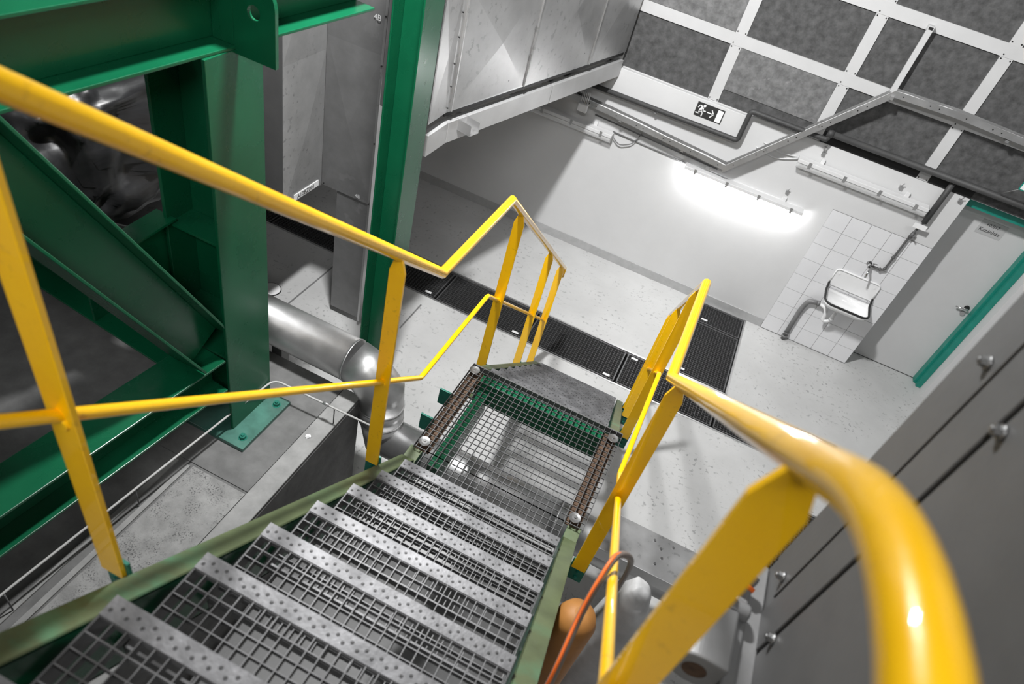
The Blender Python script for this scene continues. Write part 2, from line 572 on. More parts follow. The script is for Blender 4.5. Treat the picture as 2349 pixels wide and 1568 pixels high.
def tread(parent, y, z, down=1):
    """one open-mesh tread; y,z is the top of its front edge, the tread runs back to -y"""
    mb = MB()
    a, b = XL + 0.004, XR - 0.004
    grid(mb, a + 0.002, b - 0.002, y - 0.245, y - 0.045, z, 23, 6)
    mb.box(a, a + 0.004, y - 0.25, y - 0.004, z - 0.055, z)
    mb.box(b - 0.004, b, y - 0.25, y - 0.004, z - 0.055, z)
    mb.box(a, b, y - 0.25, y - 0.246, z - 0.03, z)
    t = mb.build('tread', 'steel', parent)
    n = MB()
    n.box(a, b, y - 0.044, y, z - 0.002, z + 0.002)
    n.box(a, b, y - 0.003, y, z - 0.035, z - 0.002)
    h = MB()
    for i in range(40):
        x = a + 0.012 + i * (b - a - 0.024) / 39
        yy = y - (0.017 if i % 2 else 0.028)
        R1 = [(x + 0.0048 * math.cos(q * PI / 4), yy + 0.0048 * math.sin(q * PI / 4), z + 0.002) for q in range(8)]
        R2 = [(x + 0.0027 * math.cos(q * PI / 4), yy + 0.0027 * math.sin(q * PI / 4), z + 0.0042) for q in range(8)]
        n.add(R1 + R2, [(q, (q + 1) % 8, 8 + (q + 1) % 8, 8 + q) for q in range(8)])
        h.add(R2, [tuple(range(8))])
    ns = n.build('nosing', 'nosing', t)
    return t, h, ns


def flight(name, label, y0, z0, n, sgn, loc):
    t = thing(name, label, 'stairs', loc)
    proto = None
    for i in range(n):
        y = y0 + sgn * -GO * i if sgn > 0 else y0 + GO * i
        z = z0 + RS * i if sgn > 0 else z0 - RS * i
        if proto is None:
            pt, hh, pn = tread(t, y, z)
            ph = hh.build('nosing_hole', 'black', pt)
            proto = (pt, pn, ph, y, z)
        else:
            c = proto[0].copy()
            COL.objects.link(c)
            c.location = (0, y - proto[3], z - proto[4])
            for q in proto[1:3]:
                e_ = q.copy()
                COL.objects.link(e_)
                e_.parent = c
    return t


def chan(mb, prof, side, x, off=0.0):
    """C section stringer: web at x, flanges towards side (+1/-1); prof = list of (y,z) of the top edge"""
    D, FL, TH = 0.22, 0.07, 0.008
    x2 = x + side * FL
    for (xa, xb, za, zb) in ((x, x + side * TH, 0, -D), (x, x2, 0, -0.010), (x, x2, -D + 0.01, -D)):
        A = [(y, z + za) for (y, z) in prof]
        B = [(y, z + zb) for (y, z) in prof]
        n_ = len(prof)
        for i in range(n_ - 1):
            q = [A[i], A[i + 1], B[i + 1], B[i]]
            mb.prism([(xa, yy, zz) for yy, zz in q], (xb - xa, 0, 0))


SL = RS / GO
up = flight('upper_stair_flight', 'upper stair flight with perforated galvanized treads and worn pale green stringers', Y1, H + RS, 7, 1, (-1.54, -6.0, 2.4))
pU = [(Y1 + 0.16, H - 0.01), (Y1 + 0.055, H - 0.01), (-7.05, H + 0.12 + (Y1 - -7.05) * SL)]
nose = lambda y: H + RS + (Y1 - y) * SL
pU = [(-5.06, 1.79), (-5.16, 1.80), (-5.20, nose(-5.20) - 0.065), (-6.9, nose(-6.9) - 0.065)]
for (x, sd) in ((-1.932, -1), (-1.146, 1)):
    mb = MB()
    D, FL = 0.23, 0.068
    y0_, y1_ = -5.13, -6.95
    za, zb = nose(y0_) - 0.065, nose(y1_) - 0.065
    for (xa, xb, u, v_) in ((x, x + sd * 0.008, 0, -D), (x, x + sd * FL, 0, -0.010), (x, x + sd * FL, -D + 0.012, -D)):
        mb.prism([(xa, y0_, za + u), (xa, y1_, zb + u), (xa, y1_, zb + v_), (xa, y0_, za + v_)], (xb - xa, 0, 0))
    mb.box(min(x, x + sd * FL), max(x, x + sd * FL), y0_, -5.03, H - 0.24, H - 0.032)
    mb.build('stringer', 'greenpale', up, bevel=0.002)
lo = flight('lower_stair_flight', 'lower stair flight from the landing down to the pale floor', YF + GO, H - RS, 9, -1, (-1.54, -3.3, 0))
nose2 = lambda y: H - (y - YF) * SL
for (x, sd) in ((-1.932, -1), (-1.146, 1)):
    mb = MB()
    y0_, y1_ = YF + 0.02, -2.26
    za, zb = nose2(y0_) - 0.02, nose2(y1_) - 0.02
    D, FL = 0.25, 0.06
    for (xa, xb, u, v_) in ((x, x + sd * 0.008, 0, -D), (x, x + sd * FL, 0, -0.008), (x, x + sd * FL, -D + 0.01, -D)):
        mb.prism([(xa, y0_, za + u), (xa, y1_, zb + u), (xa, y1_, max(0.002, zb + v_)), (xa, y0_, za + v_)], (xb - xa, 0, 0))
    mb.build('stringer', 'greenpale', lo, bevel=0.002)
# top platform, its edge just enters the lower left corner
tp = thing('top_platform', 'edge of the steel grating platform at the head of the stairs', 'platform', (-1.54, -7.5, 3.292))
mb = MB()
grid(mb, XL + 0.004, XR - 0.004, -7.9, -6.92, 3.292, 23, 29)
mb.build('grating', 'steel', tp)
mb = MB().box(XL, XR, -6.915, -6.868, 3.285, 3.294)
mb.build('nosing', 'nosing', tp)
MB().box(-2.0, -1.93, -7.9, -6.96, 3.05, 3.26).build('edge_beam', 'greenpale', tp, bevel=0.002)
MB().box(-1.148, -1.08, -7.9, -6.96, 3.05, 3.26).build('edge_beam', 'greenpale', tp, bevel=0.002)
for (a, b) in ((-3.1, -2.002), (-1.078, -0.74)):
    MB().box(a, b, -9.0, -6.96, 3.27, 3.285).build('unseen_light_blocker', 'machine', tp)  # unseen plates added to keep rear light off the floor under the stairs
eb = thing('floor_shade_slab', 'low dark grey slab added to imitate the shaded floor under the upper stair flight', 'shade slab', (-1.9, -5.8, 0))
MB().box(-2.66, -1.13, -7.6, -4.66, 0.0005, 0.16).build('shade_slab_top', 'machine', eb, bevel=0.004)  # dark slab added to imitate shade on the floor below the stairs
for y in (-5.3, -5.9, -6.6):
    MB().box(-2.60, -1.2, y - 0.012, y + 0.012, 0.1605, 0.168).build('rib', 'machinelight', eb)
# landing
ld = thing('stair_landing', 'square open-mesh steel landing between the two stair flights', 'landing', (-1.54, -4.7, 1.6))
mb = MB()
grid(mb, -1.978, -1.072, -5.05, -4.372, H, 27, 20, dx=0.022, dy=0.006)
grid(mb, -1.910, -1.168, -5.32, -5.05, H, 22, 8, dx=0.022, dy=0.006)
mb.build('grating', 'steel', ld)
mb = MB()
mb.box(-1.978, -1.072, -4.372, -4.366, H - 0.03, H)
mb.build('edge_plate', 'machine', ld)
for (a, b, c, e) in ((-1.975, -1.90, -5.04, -4.39), (-1.165, -1.09, -5.04, -4.39)):
    mb = MB()
    mb.box(a, b, c, e, H - 0.036, H - 0.029)
    xo = a if a < -1.5 else b - 0.007
    mb.box(xo, xo + 0.007, c, e, H - 0.20, H - 0.036)
    mb.build('side_channel', 'rust', ld, bevel=0.001, label='rusty side channel of the landing')
mb = MB()
mb.box(-1.90, -1.165, -4.44, -4.39, H - 0.20, H - 0.031)
mb.box(-1.89, -1.83, -5.05, -4.44, H - 0.24, H - 0.10)
mb.build('cross_beam', 'green', ld, bevel=0.001)
for (x, y) in ((-1.952, -4.415), (-1.944, -5.005), (-1.112, -4.43), (-1.130, -5.010)):
    mb = MB()
    pts = []
    for i, (rr, zz) in enumerate(((0.030, 0.0035), (0.028, 0.0055), (0.012, 0.003), (0.010, 0.001))):
        pts.append((rr, zz))
    seg = 24
    vs = [(x + rr * math.cos(2 * PI * j / seg), y + rr * math.sin(2 * PI * j / seg), H + zz) for rr, zz in pts for j in range(seg)]
    fs = [(i * seg + j, i * seg + (j + 1) % seg, (i + 1) * seg + (j + 1) % seg, (i + 1) * seg + j) for i in range(3) for j in range(seg)]
    fs.append(tuple(3 * seg + j for j in range(seg)))
    fs.append(tuple(range(seg)))
    mb.add(vs, fs)
    mb.tube([(x, y, H - 0.028), (x, y, H + 0.004)], 0.007, 10)
    mb.tube([(x, y, H + 0.004), (x, y, H + 0.009)], 0.006, 6, smooth=False)
    mb.build('hold_down_clamp', 'bolt', ld, label='round zinc hold-down disc')
for y in (-4.62, -4.83):
    mb = MB().box(-2.055, -1.978, y - 0.005, y + 0.005, 1.69, 1.800)
    mb.build('bracket_plate', 'bracketgreen', ld, bevel=0.001, label='small dark green drilled bracket plate')


# ---------------------------------------------------------------- handrails
def handrail(side, label):
    x = -2.04 if side < 0 else -1.040
    t = thing('handrail', label, 'handrail', (x, -4.6, 0.1))
    RZT = 2.80
    top = [(x, -8.2, 4.237), (x, -6.735, 4.237), (x, -4.95, RZT), (x, -4.22, RZT), (x, -2.10, RZT - SL * 2.12)]
    path = [Vector(top[0])] + fillet(top[0:3], 0.12, 8)[1:-1] + [Vector(top[2]), Vector(top[3]), Vector(top[4])]
    mb = MB()
    mb.tube(path, 0.0212, 28)
    e = Vector(top[4])
    mb.tube([e + Vector((0, -0.006, 0.0)), e + Vector((0, 0.0, -0.085))], 0.0212, 20)
    mb.build('top_rail', 'yellow', t)
    m_ = [(x, -8.2, 3.63), (x, -6.72, 3.62), (x, -4.97, 2.195), (x, -4.225, 2.195), (x, -2.27, 2.195 - 0.815 * 1.955)]
    mb = MB()
    path = [Vector(m_[0])] + fillet(m_[0:3], 0.08, 6)[1:-1] + fillet(m_[1:5], 0.02, 3)[1:]
    mb.tube(path, 0.0125, 18)
    mb.build('mid_rail', 'yellow', t)
    for y in (-6.56, -5.36, -3.98, -2.88, -2.26):
        zr = RZT + SL * (-4.95 - y) if y < -4.95 else RZT - SL * (y + 4.22)
        zb = (nose(y) if y < -4.95 else nose2(y)) - 0.085
        w_, th = 0.030, 0.006
        zt = zr - 0.014
        poly = [(x - w_, y - th, zb), (x + w_, y - th, zb), (x + w_, y - th, zt - 0.055), (x + 0.014, y - th, zt), (x - 0.014, y - th, zt), (x - w_, y - th, zt - 0.055)]
        mb = MB()
        mb.prism(poly, (0, 2 * th, 0))
        zm = 2.195 + SL * (-4.97 - y) if y < -4.95 else 2.195 - 0.815 * (y + 4.225)
        mb.tube([(x, y - 0.012, zm + 0.0), (x, y + 0.012, zm)], 0.017, 14)
        p = mb.build('post', 'yellow', t, bevel=0.0015)
        sx = -1 if side < 0 else 1
        xi = -2.002 if side < 0 else -1.076
        mb = MB()
        mb.box(min(xi, x + sx * 0.034), max(xi, x + sx * 0.034), y + th, y + th + 0.008, zb - 0.10, zb + 0.05)
        for dz in (-0.028, -0.07):
            hexbolt(mb, (x + sx * 0.004, y + th, zb + dz), (0, -1, 0), 0.009, 0.007)
        mb.build('base_bracket', 'bracketgreen', p, bevel=0.001, label='green bolted base bracket')
    return t


handrail(-1, 'yellow handrail on the left side of the stairs, crossing in front of the green frame')
handrail(1, 'yellow handrail on the right side of the stairs, curving close to the viewer')

# ---------------------------------------------------------------- concrete plinth
pt = thing('concrete_plinth', 'rough concrete plinth carrying the green steel frame', 'plinth', (-3.9, -6.3, 0))
MB().box(-8.0, -2.70, -8.5, -4.27, 0, 0.985).build('block', 'concretesmooth', pt, bevel=0.02)
MB().box(-3.19, -2.835, -8.5, -5.262, 0.985, 0.994).build('coarse_strip', 'concrete', pt)
MB().box(-2.830, -2.702, -8.5, -4.275, 0.985, 1.0).build('pale_margin', 'concretelight', pt, bevel=0.006)
MB().box(-3.44, -2.835, -5.243, -4.275, 0.985, 0.992).build('grout_bed', 'concretesmooth', pt)
mb = MB()
mb.box(-3.315, -3.285, -8.5, -5.27, 0.985, 0.995)
mb.box(-3.235, -3.205, -8.5, -5.27, 0.985, 0.995)
mb.build('embedded_rail', 'concretelight', pt)
MB().tube([(-2.79, -4.745, 0.999), (-2.775, -4.74, 1.013)], [0.018, 0.010], 7, smooth=False).build('concrete_chip', 'white', **T('small white crumb of plaster lying on the plinth edge', 'crumb'))

# ---------------------------------------------------------------- green support frame
sf = thing('support_frame', 'large green steel support frame of column, beams and diagonal brace on the left', 'steel frame', (-3.3, -4.8, 1.0))
CX = -3.17           # +X face of the column
mb = MB()
cy0, cy1 = -4.95, -4.605
mb.box(CX - 0.018, CX, cy0, cy1, 1.02, 3.272)
mb.box(CX - 0.32, CX - 0.302, cy0, cy1, 1.02, 3.272)
mb.box(CX - 0.302, CX - 0.018, -4.783, -4.771, 1.02, 3.272)
mb.build('column', 'green', sf, bevel=0.003)
mb = MB()
mb.box(CX - 0.38, -3.031, -5.04, -4.585, 0.992, 1.02)
mb.build('base_plate', 'dustygreen', sf, bevel=0.002)
for (x, y) in ((-3.085, -4.97), (-3.085, -4.655), (-3.49, -4.97), (-3.15, -4.60)):
    mb = MB()
    hexbolt(mb, (x, y, 1.02), (0, 0, 1), 0.020, 0.022)
    mb.tube([(x, y, 1.018), (x, y, 1.0225)], 0.026, 16)
    mb.build('anchor_bolt', 'bracketgreen', sf)
for (z, full) in ((2.36, 1), (1.84, 1), (1.60, 0)):
    mb = MB()
    mb.box(CX - 0.302, CX - 0.018, -4.94, -4.784, z, z + 0.014)
    mb.build('stiffener_plate', 'green', sf, bevel=0.001)
AZ = math.radians(5.6)


def hbeam(mb, p0, p1, h, wd, nrm, tf=0.014, tw=0.010):
    """H section from p0 to p1 (centre line); nrm = flange-plane normal direction (web depth direction)"""
    P0, P1 = Vector(p0), Vector(p1)
    a = (P1 - P0).normalized()
    n_ = Vector(nrm)
    n_ = (n_ - a * n_.dot(a)).normalized()
    s_ = a.cross(n_).normalized()
    L_ = (P1 - P0).length
    mx = Matrix((( a.x, s_.x, n_.x, P0.x), (a.y, s_.y, n_.y, P0.y), (a.z, s_.z, n_.z, P0.z), (0, 0, 0, 1)))
    mb.box(0, L_, -wd / 2, wd / 2, h / 2 - tf, h / 2, mx)
    mb.box(0, L_, -wd / 2, wd / 2, -h / 2, -h / 2 + tf, mx)
    mb.box(0, L_, -tw / 2, tw / 2, -h / 2 + tf, h / 2 - tf, mx)


dv = Vector((-math.sin(AZ), -math.cos(AZ), 0))
mb = MB()
q = Vector((CX - 0.12, -4.955, 1.50))
hbeam(mb, q, q + dv * 2.4, 0.245, 0.24, (0, 0, 1))
mb.build('lower_beam', 'green', sf, bevel=0.003)
mb = MB()
q = Vector((CX - 0.115, -4.75, 3.415))
hbeam(mb, q - dv * 0.90, q + dv * 2.6, 0.285, 0.24, (0, 0, 1))
mb.build('upper_beam', 'green', sf, bevel=0.003)
mb = MB()
mb.box(CX - 0.110, CX - 0.005, -4.775, -4.755, 3.287, 3.543)
mb.build('web_stiffener', 'green', sf, bevel=0.001)
mb = MB()
hbeam(mb, (CX - 0.115, -5.0, 1.70), (CX - 0.21, -5.90, 3.33), 0.255, 0.23, (0, 0.876, 0.48))
mb.build('diagonal_brace', 'green', sf, bevel=0.003)
mb = MB()
hbeam(mb, (-3.50, -4.915, 1.50), (-5.5, -4.72, 1.50), 0.245, 0.24, (0, 0, 1))
mb.box(-4.12, -4.105, -4.97, -4.86, 1.39, 1.61)
mb.build('cross_beam', 'green', sf, bevel=0.003)
mb = MB()
mb.prism([(-3.50, -4.92, 2.385), (-3.50, -5.16, 2.375), (-3.50, -5.06, 1.63), (-3.50, -4.92, 1.63)], (-0.016, 0, 0))
mb.prism([(-3.44, -4.92, 2.388), (-3.44, -5.165, 2.378), (-3.56, -5.165, 2.378), (-3.56, -4.92, 2.388)], (0, 0, 0.014))
mb.build('rear_gusset', 'green', sf, bevel=0.002)
# lifting lug with an eye, standing across the beam
mb = MB()
lx0, lx1, lz0, lz1, ly = CX - 0.004, CX + 0.195, 3.255, 3.63, -4.775
outer = [(lx0, lz0 + 0.0), (lx1, lz0), (lx1, 3.47)] + [(lx1 - 0.10 + 0.10 * math.cos(a_ * PI / 20), 3.47 + 0.12 * math.sin(a_ * PI / 20)) for a_ in range(1, 11)] + [(lx0, 3.62)]
hc, hr = (CX + 0.095, 3.445), 0.030
n_ = len(outer)
ring = [(hc[0] + hr * math.cos(2 * PI * i / 24), hc[1] + hr * math.sin(2 * PI * i / 24)) for i in range(24)]
bm_ = bmesh.new()
vo = [bm_.verts.new((a_, ly, b_)) for a_, b_ in outer]
vi = [bm_.verts.new((a_, ly, b_)) for a_, b_ in ring]
eds = [bm_.edges.new((vo[i], vo[(i + 1) % n_])) for i in range(n_)] + [bm_.edges.new((vi[i], vi[(i + 1) % 24])) for i in range(24)]
res_ = bmesh.ops.triangle_fill(bm_, use_beauty=True, edges=eds)
fs_ = [f for f in bm_.faces]
ex = bmesh.ops.extrude_face_region(bm_, geom=fs_)
bmesh.ops.translate(bm_, vec=(0, 0.02, 0), verts=[v for v in ex['geom'] if isinstance(v, bmesh.types.BMVert)])
bm_.verts.index_update()
mb.add([v.co.copy() for v in bm_.verts], [[v.index for v in f.verts] for f in bm_.faces])
bm_.free()
mb.build('lifting_lug', 'green', sf, bevel=0.001)

# green post behind the pipe
mb = MB()
a, b, c, e = -3.270, -3.063, -3.35, -3.10
mb.box(a, a + 0.012, c, e, 0.001, 7.98)
mb.box(b - 0.012, b, c, e, 0.001, 7.98)
mb.box(a + 0.012, b - 0.012, (c + e) / 2 - 0.005, (c + e) / 2 + 0.005, 0.001, 7.98)
mb.build('steel_post', 'green', bevel=0.003, **T('tall green steel post rising behind the silver pipe to the ceiling', 'post'))

# black wrapped insulation behind the frame
def blob(name, c, rx, ry, rz, m, amp, fr_, seg=56, rings=36, squ=0.55, **tags):
    mb = MB()
    vs = []
    for i in range(rings + 1):
        th = PI * i / rings
        for j in range(seg):
            ph = 2 * PI * j / seg
            v = Vector((math.sin(th) * math.cos(ph), math.sin(th) * math.sin(ph), math.cos(th)))
            v = Vector((math.copysign(abs(v.x) ** squ, v.x), math.copysign(abs(v.y) ** squ, v.y), math.copysign(abs(v.z) ** squ, v.z)))
            p = Vector((v.x * rx, v.y * ry, v.z * rz))
            n1 = 1 - abs(noise.noise(p * fr_)) * 2
            p *= 1 + amp * (n1 + 0.5 * noise.noise(p * fr_ * 2.3))
            vs.append(Vector(c) + p)
    fs = [(i * seg + j, i * seg + (j + 1) % seg, (i + 1) * seg + (j + 1) % seg, (i + 1) * seg + j) for i in range(rings) for j in range(seg)]
    mb.add(vs, fs, True)
    return mb.build(name, m, **tags)


blob('insulation_bundle', (-4.5, -4.65, 2.5), 0.62, 0.62, 0.45, 'blackwrap', 0.09, 6.0, seg=130, rings=90, **T('wrinkled black insulation bundle seen through the green frame', 'insulation'))
mb = MB()
mb.prism([(-4.9, -4.9, 1.90), (-3.75, -4.55, 1.90), (-3.75, -3.9, 1.90), (-4.9, -3.9, 1.90)], (0, 0, 0.012))
mb.box(-4.6, -4.5, -4.3, -4.2, 0.986, 1.90)
mb.box(-3.95, -3.85, -4.4, -4.3, 0.986, 1.90)
mb.build('drip_tray', 'galv', bevel=0.002, **T('pale metal tray under the black insulation bundle', 'tray'))

# ---------------------------------------------------------------- sheet metal ducts on the left
def cross_panel(mb, a, b, c, d, h, nrm):
    """quad a,b,c,d (ccw) with X crease raised by h"""
    a, b, c, d = map(Vector, (a, b, c, d))
    m_ = (a + b + c + d) / 4 + Vector(nrm).normalized() * h
    mb.add([a, b, c, d, m_], [(0, 1, 4), (1, 2, 4), (2, 3, 4), (3, 0, 4)])


du = thing('vertical_duct', 'tall angular sheet-metal duct with cross creases and a narrow leg down to the floor', 'duct', (-4.1, -2.6, 0))
mb = MB()
# protruding part: +X face at x -4.091, y -3.25..-2.75
mb.box(-4.75, -4.0925, -3.25, -2.0, 1.325, 7.9)
mb.build('protruding_box', 'machine', du, bevel=0.002)  # dark colour stands in for the shade on the duct's front face
mb = MB()
for (z0, z1) in ((1.325, 2.45), (2.45, 3.6), (3.6, 5.0)):
    cross_panel(mb, (-4.091, -3.25, z0), (-4.091, -2.752, z0), (-4.091, -2.752, z1), (-4.091, -3.25, z1), 0.022, (1, 0, 0))
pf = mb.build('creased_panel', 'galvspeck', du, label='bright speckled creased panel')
mb = MB()
mb.box(-4.0905, -3.63, -2.7495, -2.0, 1.335, 7.9)
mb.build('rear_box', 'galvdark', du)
mb = MB()
for (z0, z1) in ((1.335, 2.56), (2.56, 3.8), (3.8, 5.0)):
    cross_panel(mb, (-4.088, -2.751, z0), (-3.632, -2.751, z0), (-3.632, -2.751, z1), (-4.088, -2.751, z1), 0.022, (0, -1, 0))
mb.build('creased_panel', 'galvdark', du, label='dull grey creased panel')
mb = MB()
mb.box(-3.632, -3.612, -2.775, -2.0, 0.075, 7.9)
mb.build('edge_flange', 'galv', du)
mb = MB()
mb.box(-3.945, -3.633, -2.74, -2.1, 0.075, 1.334)
mb.build('leg_casing', 'galvdark', du, bevel=0.002)
mb = MB()
for z in (1.36, 1.9, 2.5, 2.84, 3.2):
    mb.tube([(-3.621, -2.775, z), (-3.621, -2.783, z)], 0.006, 8)
mb.tube([(-4.06, -2.762, 1.36), (-4.06, -2.768, 1.36)], 0.007, 8)
mb.build('screw', 'black', du)
tg = MB().box(-4.088, -4.083, -3.12, -2.80, 1.342, 1.395).build('name_plate', 'white', du, label='white plate with a printed code')
text_mesh('A10BZ001', 0.052, (-4.0822, -3.085, 1.350), (0, 1, 0), (0, 0, 1), 'printed_text', 'ink', tg)
text_mesh('4B', 0.055, (-3.72, -2.768, 2.79), (1, 0, 0), (0, 0, 1), 'chalk_mark', 'chalk', du)
text_mesh('4B', 0.045, (-3.76, -2.768, 1.365), (1, 0, 0), (0, 0, 1), 'chalk_mark', 'chalk', du)

hu = thing('overhead_duct', 'wide bright galvanized duct running to the wall above the floor, with crossed creases', 'duct', (-2.95, -1.5, 2.3))
w0, w1, w2 = Vector((-2.490, -0.07, 0)), Vector((-3.118, -2.70, 0)), Vector((-3.118, -2.97, 0))
mb = MB()
mb.prism([(-2.49, -0.06, 2.32), (-3.118, -2.70, 2.32), (-3.118, -2.97, 2.32), (-3.50, -2.97, 2.32), (-3.50, -0.06, 2.32)], (0, 0, 2.2))
mb.build('casing', 'galv', hu)
nd = Vector((2.64, -0.628, 0)).normalized()
def wp(y, z, off=0.0015):
    x = -2.490 + (y + 0.06) * (0.628 / 2.64)
    return Vector((x, y, z)) + nd * off
mb = MB()
seams = [-0.06, -0.77, -1.77, -2.66]
for i in range(3):
    zt = [3.41, 3.41, 3.17][i]
    cross_panel(mb, wp(seams[i + 1] + 0.006, 2.335), wp(seams[i] - 0.006, 2.335), wp(seams[i] - 0.006, zt), wp(seams[i + 1] + 0.006, zt), 0.030, nd)
    cross_panel(mb, wp(seams[i + 1] + 0.006, zt), wp(seams[i] - 0.006, zt), wp(seams[i] - 0.006, zt + 1), wp(seams[i + 1] + 0.006, zt + 1), 0.030, nd)
cross_panel(mb, (-3.1165, -2.96, 2.335), (-3.1165, -2.71, 2.335), (-3.1165, -2.71, 3.2), (-3.1165, -2.96, 3.2), 0.015, (1, 0, 0))
mb.build('creased_panel', 'galv', hu)
mb = MB()
for y in seams[1:]:
    a = wp(y, 2.325, 0.0)
    mb.prism([a + nd * 0.0, a + nd * 0.016, a + nd * 0.016 + Vector((0.002, 0.012, 0)), a + Vector((0.002, 0.012, 0))], (0, 0, 2.1))
mb.build('seam_flange', 'galv', hu, bevel=0.001)
mb = MB()
for z in (2.36, 2.52, 2.68, 2.86, 3.02):
    c = wp(-2.70, z, 0.004)
    mb.tube([c, c + nd * 0.008], 0.006, 8)
for y, z in ((-2.0, 2.42), (-0.9, 2.45)):
    c = wp(y, z, 0.004)
    mb.tube([c, c + nd * 0.004], 0.006, 8)
mb.build('screw', 'black', hu)
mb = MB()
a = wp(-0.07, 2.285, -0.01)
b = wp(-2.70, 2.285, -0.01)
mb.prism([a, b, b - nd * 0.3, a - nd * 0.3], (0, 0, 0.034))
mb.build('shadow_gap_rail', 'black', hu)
mb = MB()
def wq(y, z, off):
    return wp(y, z, off)
for (y0_, y1_) in ((-0.065, -1.30), (-1.31, -2.66)):
    A, B = wq(y0_, 2.075, 0.012), wq(y1_, 2.075, 0.012)
    mb.prism([A, B, B - nd * 0.06, A - nd * 0.06], (0, 0, 0.165))
A, B = wq(-2.665, 2.075, 0.012), Vector((-3.106, -2.96, 2.075))
mb.prism([A, B, B + Vector((-0.06, 0, 0)), A - nd * 0.06], (0, 0, 0.165))
hb = mb.build('support_beam', 'galvpale', hu, bevel=0.003)
mb = MB()
c = wp(-2.50, 2.155, 0.0)
ax, up_ = nd, Vector((0, 0, 1))
sd_ = Vector((nd.y, -nd.x, 0)) * -1
for (s0, s1, z0, z1) in ((-0.055, 0.055, 0, 0.006), (-0.055, -0.049, 0.006, 0.085), (0.049, 0.055, 0.006, 0.085)):
    p = [c + sd_ * s0 + up_ * z0, c + sd_ * s1 + up_ * z0, c + sd_ * s1 + up_ * z1, c + sd_ * s0 + up_ * z1]
    mb.prism([q_ + nd * -0.1 for q_ in p], nd * 0.235)
mb.build('channel_stub', 'galv', hu, bevel=0.001, label='short open U channel sticking out')

# ---------------------------------------------------------------- silver pipe with its elbow
pp = thing('clad_pipe', 'aluminium-clad pipe dropping through an elbow and passing under the landing', 'pipe', (-2.6, -4.2, 0.4))
mb = MB()
mb.tube([(-5.5, -4.2, 1.20), (-2.83, -4.2, 1.20)], 0.150, 40)
mb.build('upper_run', 'alu', pp)
mb = MB()
mb.tube([(-2.826, -4.2, 1.20), (-2.72, -4.2, 1.17), (-2.60, -4.2, 1.06), (-2.585, -4.2, 0.93)], [0.152, 0.154, 0.154, 0.150], 40)
mb.build('elbow', 'alu', pp)
mb = MB()
mb.tube([(-2.585, -4.2, 0.925), (-2.575, -4.2, 0.80)], [0.152, 0.152], 40)
mb.tube([(-2.572, -4.2, 0.796), (-2.56, -4.2, 0.50)], [0.150, 0.10], 40)
mb.build('vertical_sleeve', 'alu', pp)
mb = MB()
mb.tube([(-2.55, -4.2, 0.63), (-1.20, -4.2, 0.63)], 0.142, 40)
mb.tube([(-1.195, -4.2, 0.63), (-0.35, -4.2, 0.63)], 0.146, 40)
mb.build('lower_run', 'alu', pp)
for (p_, q_, r__) in (((-4.206, -4.2, 1.2), (-4.194, -4.2, 1.2), 0.1535), ((-2.836, -4.2, 1.2), (-2.824, -4.2, 1.2), 0.1535), ((-2.585, -4.2, 0.932), (-2.584, -4.2, 0.922), 0.157), ((-2.573, -4.2, 0.803), (-2.572, -4.2, 0.793), 0.156), ((-1.205, -4.2, 0.63), (-1.193, -4.2, 0.63), 0.149), ((-1.9, -4.2, 0.63), (-1.888, -4.2, 0.63), 0.149)):
    MB().tube([p_, q_], r__, 40).build('joint_band', 'alu', pp)
mb = MB()
for x in (-4.6, -3.4):
    mb.box(x - 0.04, x + 0.04, -4.24, -4.16, 0.0 if x > -2.6 else 0.001, 1.06)
for x in (-2.0, -0.6):
    mb.box(x - 0.03, x + 0.03, -4.23, -4.17, 0.001, 0.50)
mb.build('pipe_support', 'machine', pp)
mb = MB()
mb.prism([(-0.95, -4.20, 0.90), (-0.95, -4.50, 0.90), (-0.10, -4.50, 0.90), (-0.10, -4.20, 0.90)], (0, 0, 0.10))
fd = mb.build('flat_duct', 'galv', bevel=0.004, **T('flat galvanized duct end with rivets beside the right handrail base', 'duct'))
mb = MB()
for (x, y) in ((-0.55, -4.30), (-0.53, -4.36), (-0.56, -4.42), (-0.60, -4.26), (-0.9, -4.24), (-0.48, -4.25)):
    mb.tube([(x, y, 1.0), (x, y, 1.007)], 0.008, 10)
mb.build('rivet', 'bolt', fd)

# thin conduit over the plinth
mb = MB()
mb.tube(fillet([(-3.30, -7.4, 1.15), (-3.30, -6.31, 1.15), (-3.155, -4.585, 1.15), (-2.42, -4.565, 1.15)], 0.06), 0.0065, 10)
cd = mb.build('conduit', 'plasticwhite2', **T('thin grey conduit bending round the base of the green column', 'conduit'))
mb = MB()
mb.tube([(-2.80, -4.573, 1.15), (-2.755, -4.572, 1.15)], 0.011, 10)
mb.build('coupling', 'galv', cd)
for (x, y) in ((-3.245, -5.6), (-3.29, -6.3), (-2.72, -4.571)):
    MB().tube([(x, y, 1.0), (x, y, 1.145)], 0.004, 8).build('conduit_clip', 'machine', cd)
mb = MB()
mb.tube([(-4.55, -2.83, 0.0015), (-4.55, -2.83, 0.012)], 0.09, 28)
dl = mb.build('inspection_disc', 'white', **T('small round white disc on the floor beside the large green column', 'disc'))
MB().tube([(-4.55, -2.83, 0.0015), (-4.55, -2.83, 0.010)], 0.098, 28).build('rim', 'black', dl)
# floor joint strip
MB().box(-4.31, -4.295, -2.95, -1.98, 0.0005, 0.004).build('floor_joint', 'machinelight', **T('thin joint line in the floor beside the duct leg', 'joint'))
MB().prism([(-3.295, -2.55, 0.001), (-3.283, -2.55, 0.001), (-3.288, -2.13, 0.001), (-3.30, -2.13, 0.001)], (0, 0, 0.012)).build('floor_strip', 'galv', **T('thin pale metal strip on the floor beside the first left post', 'strip'))

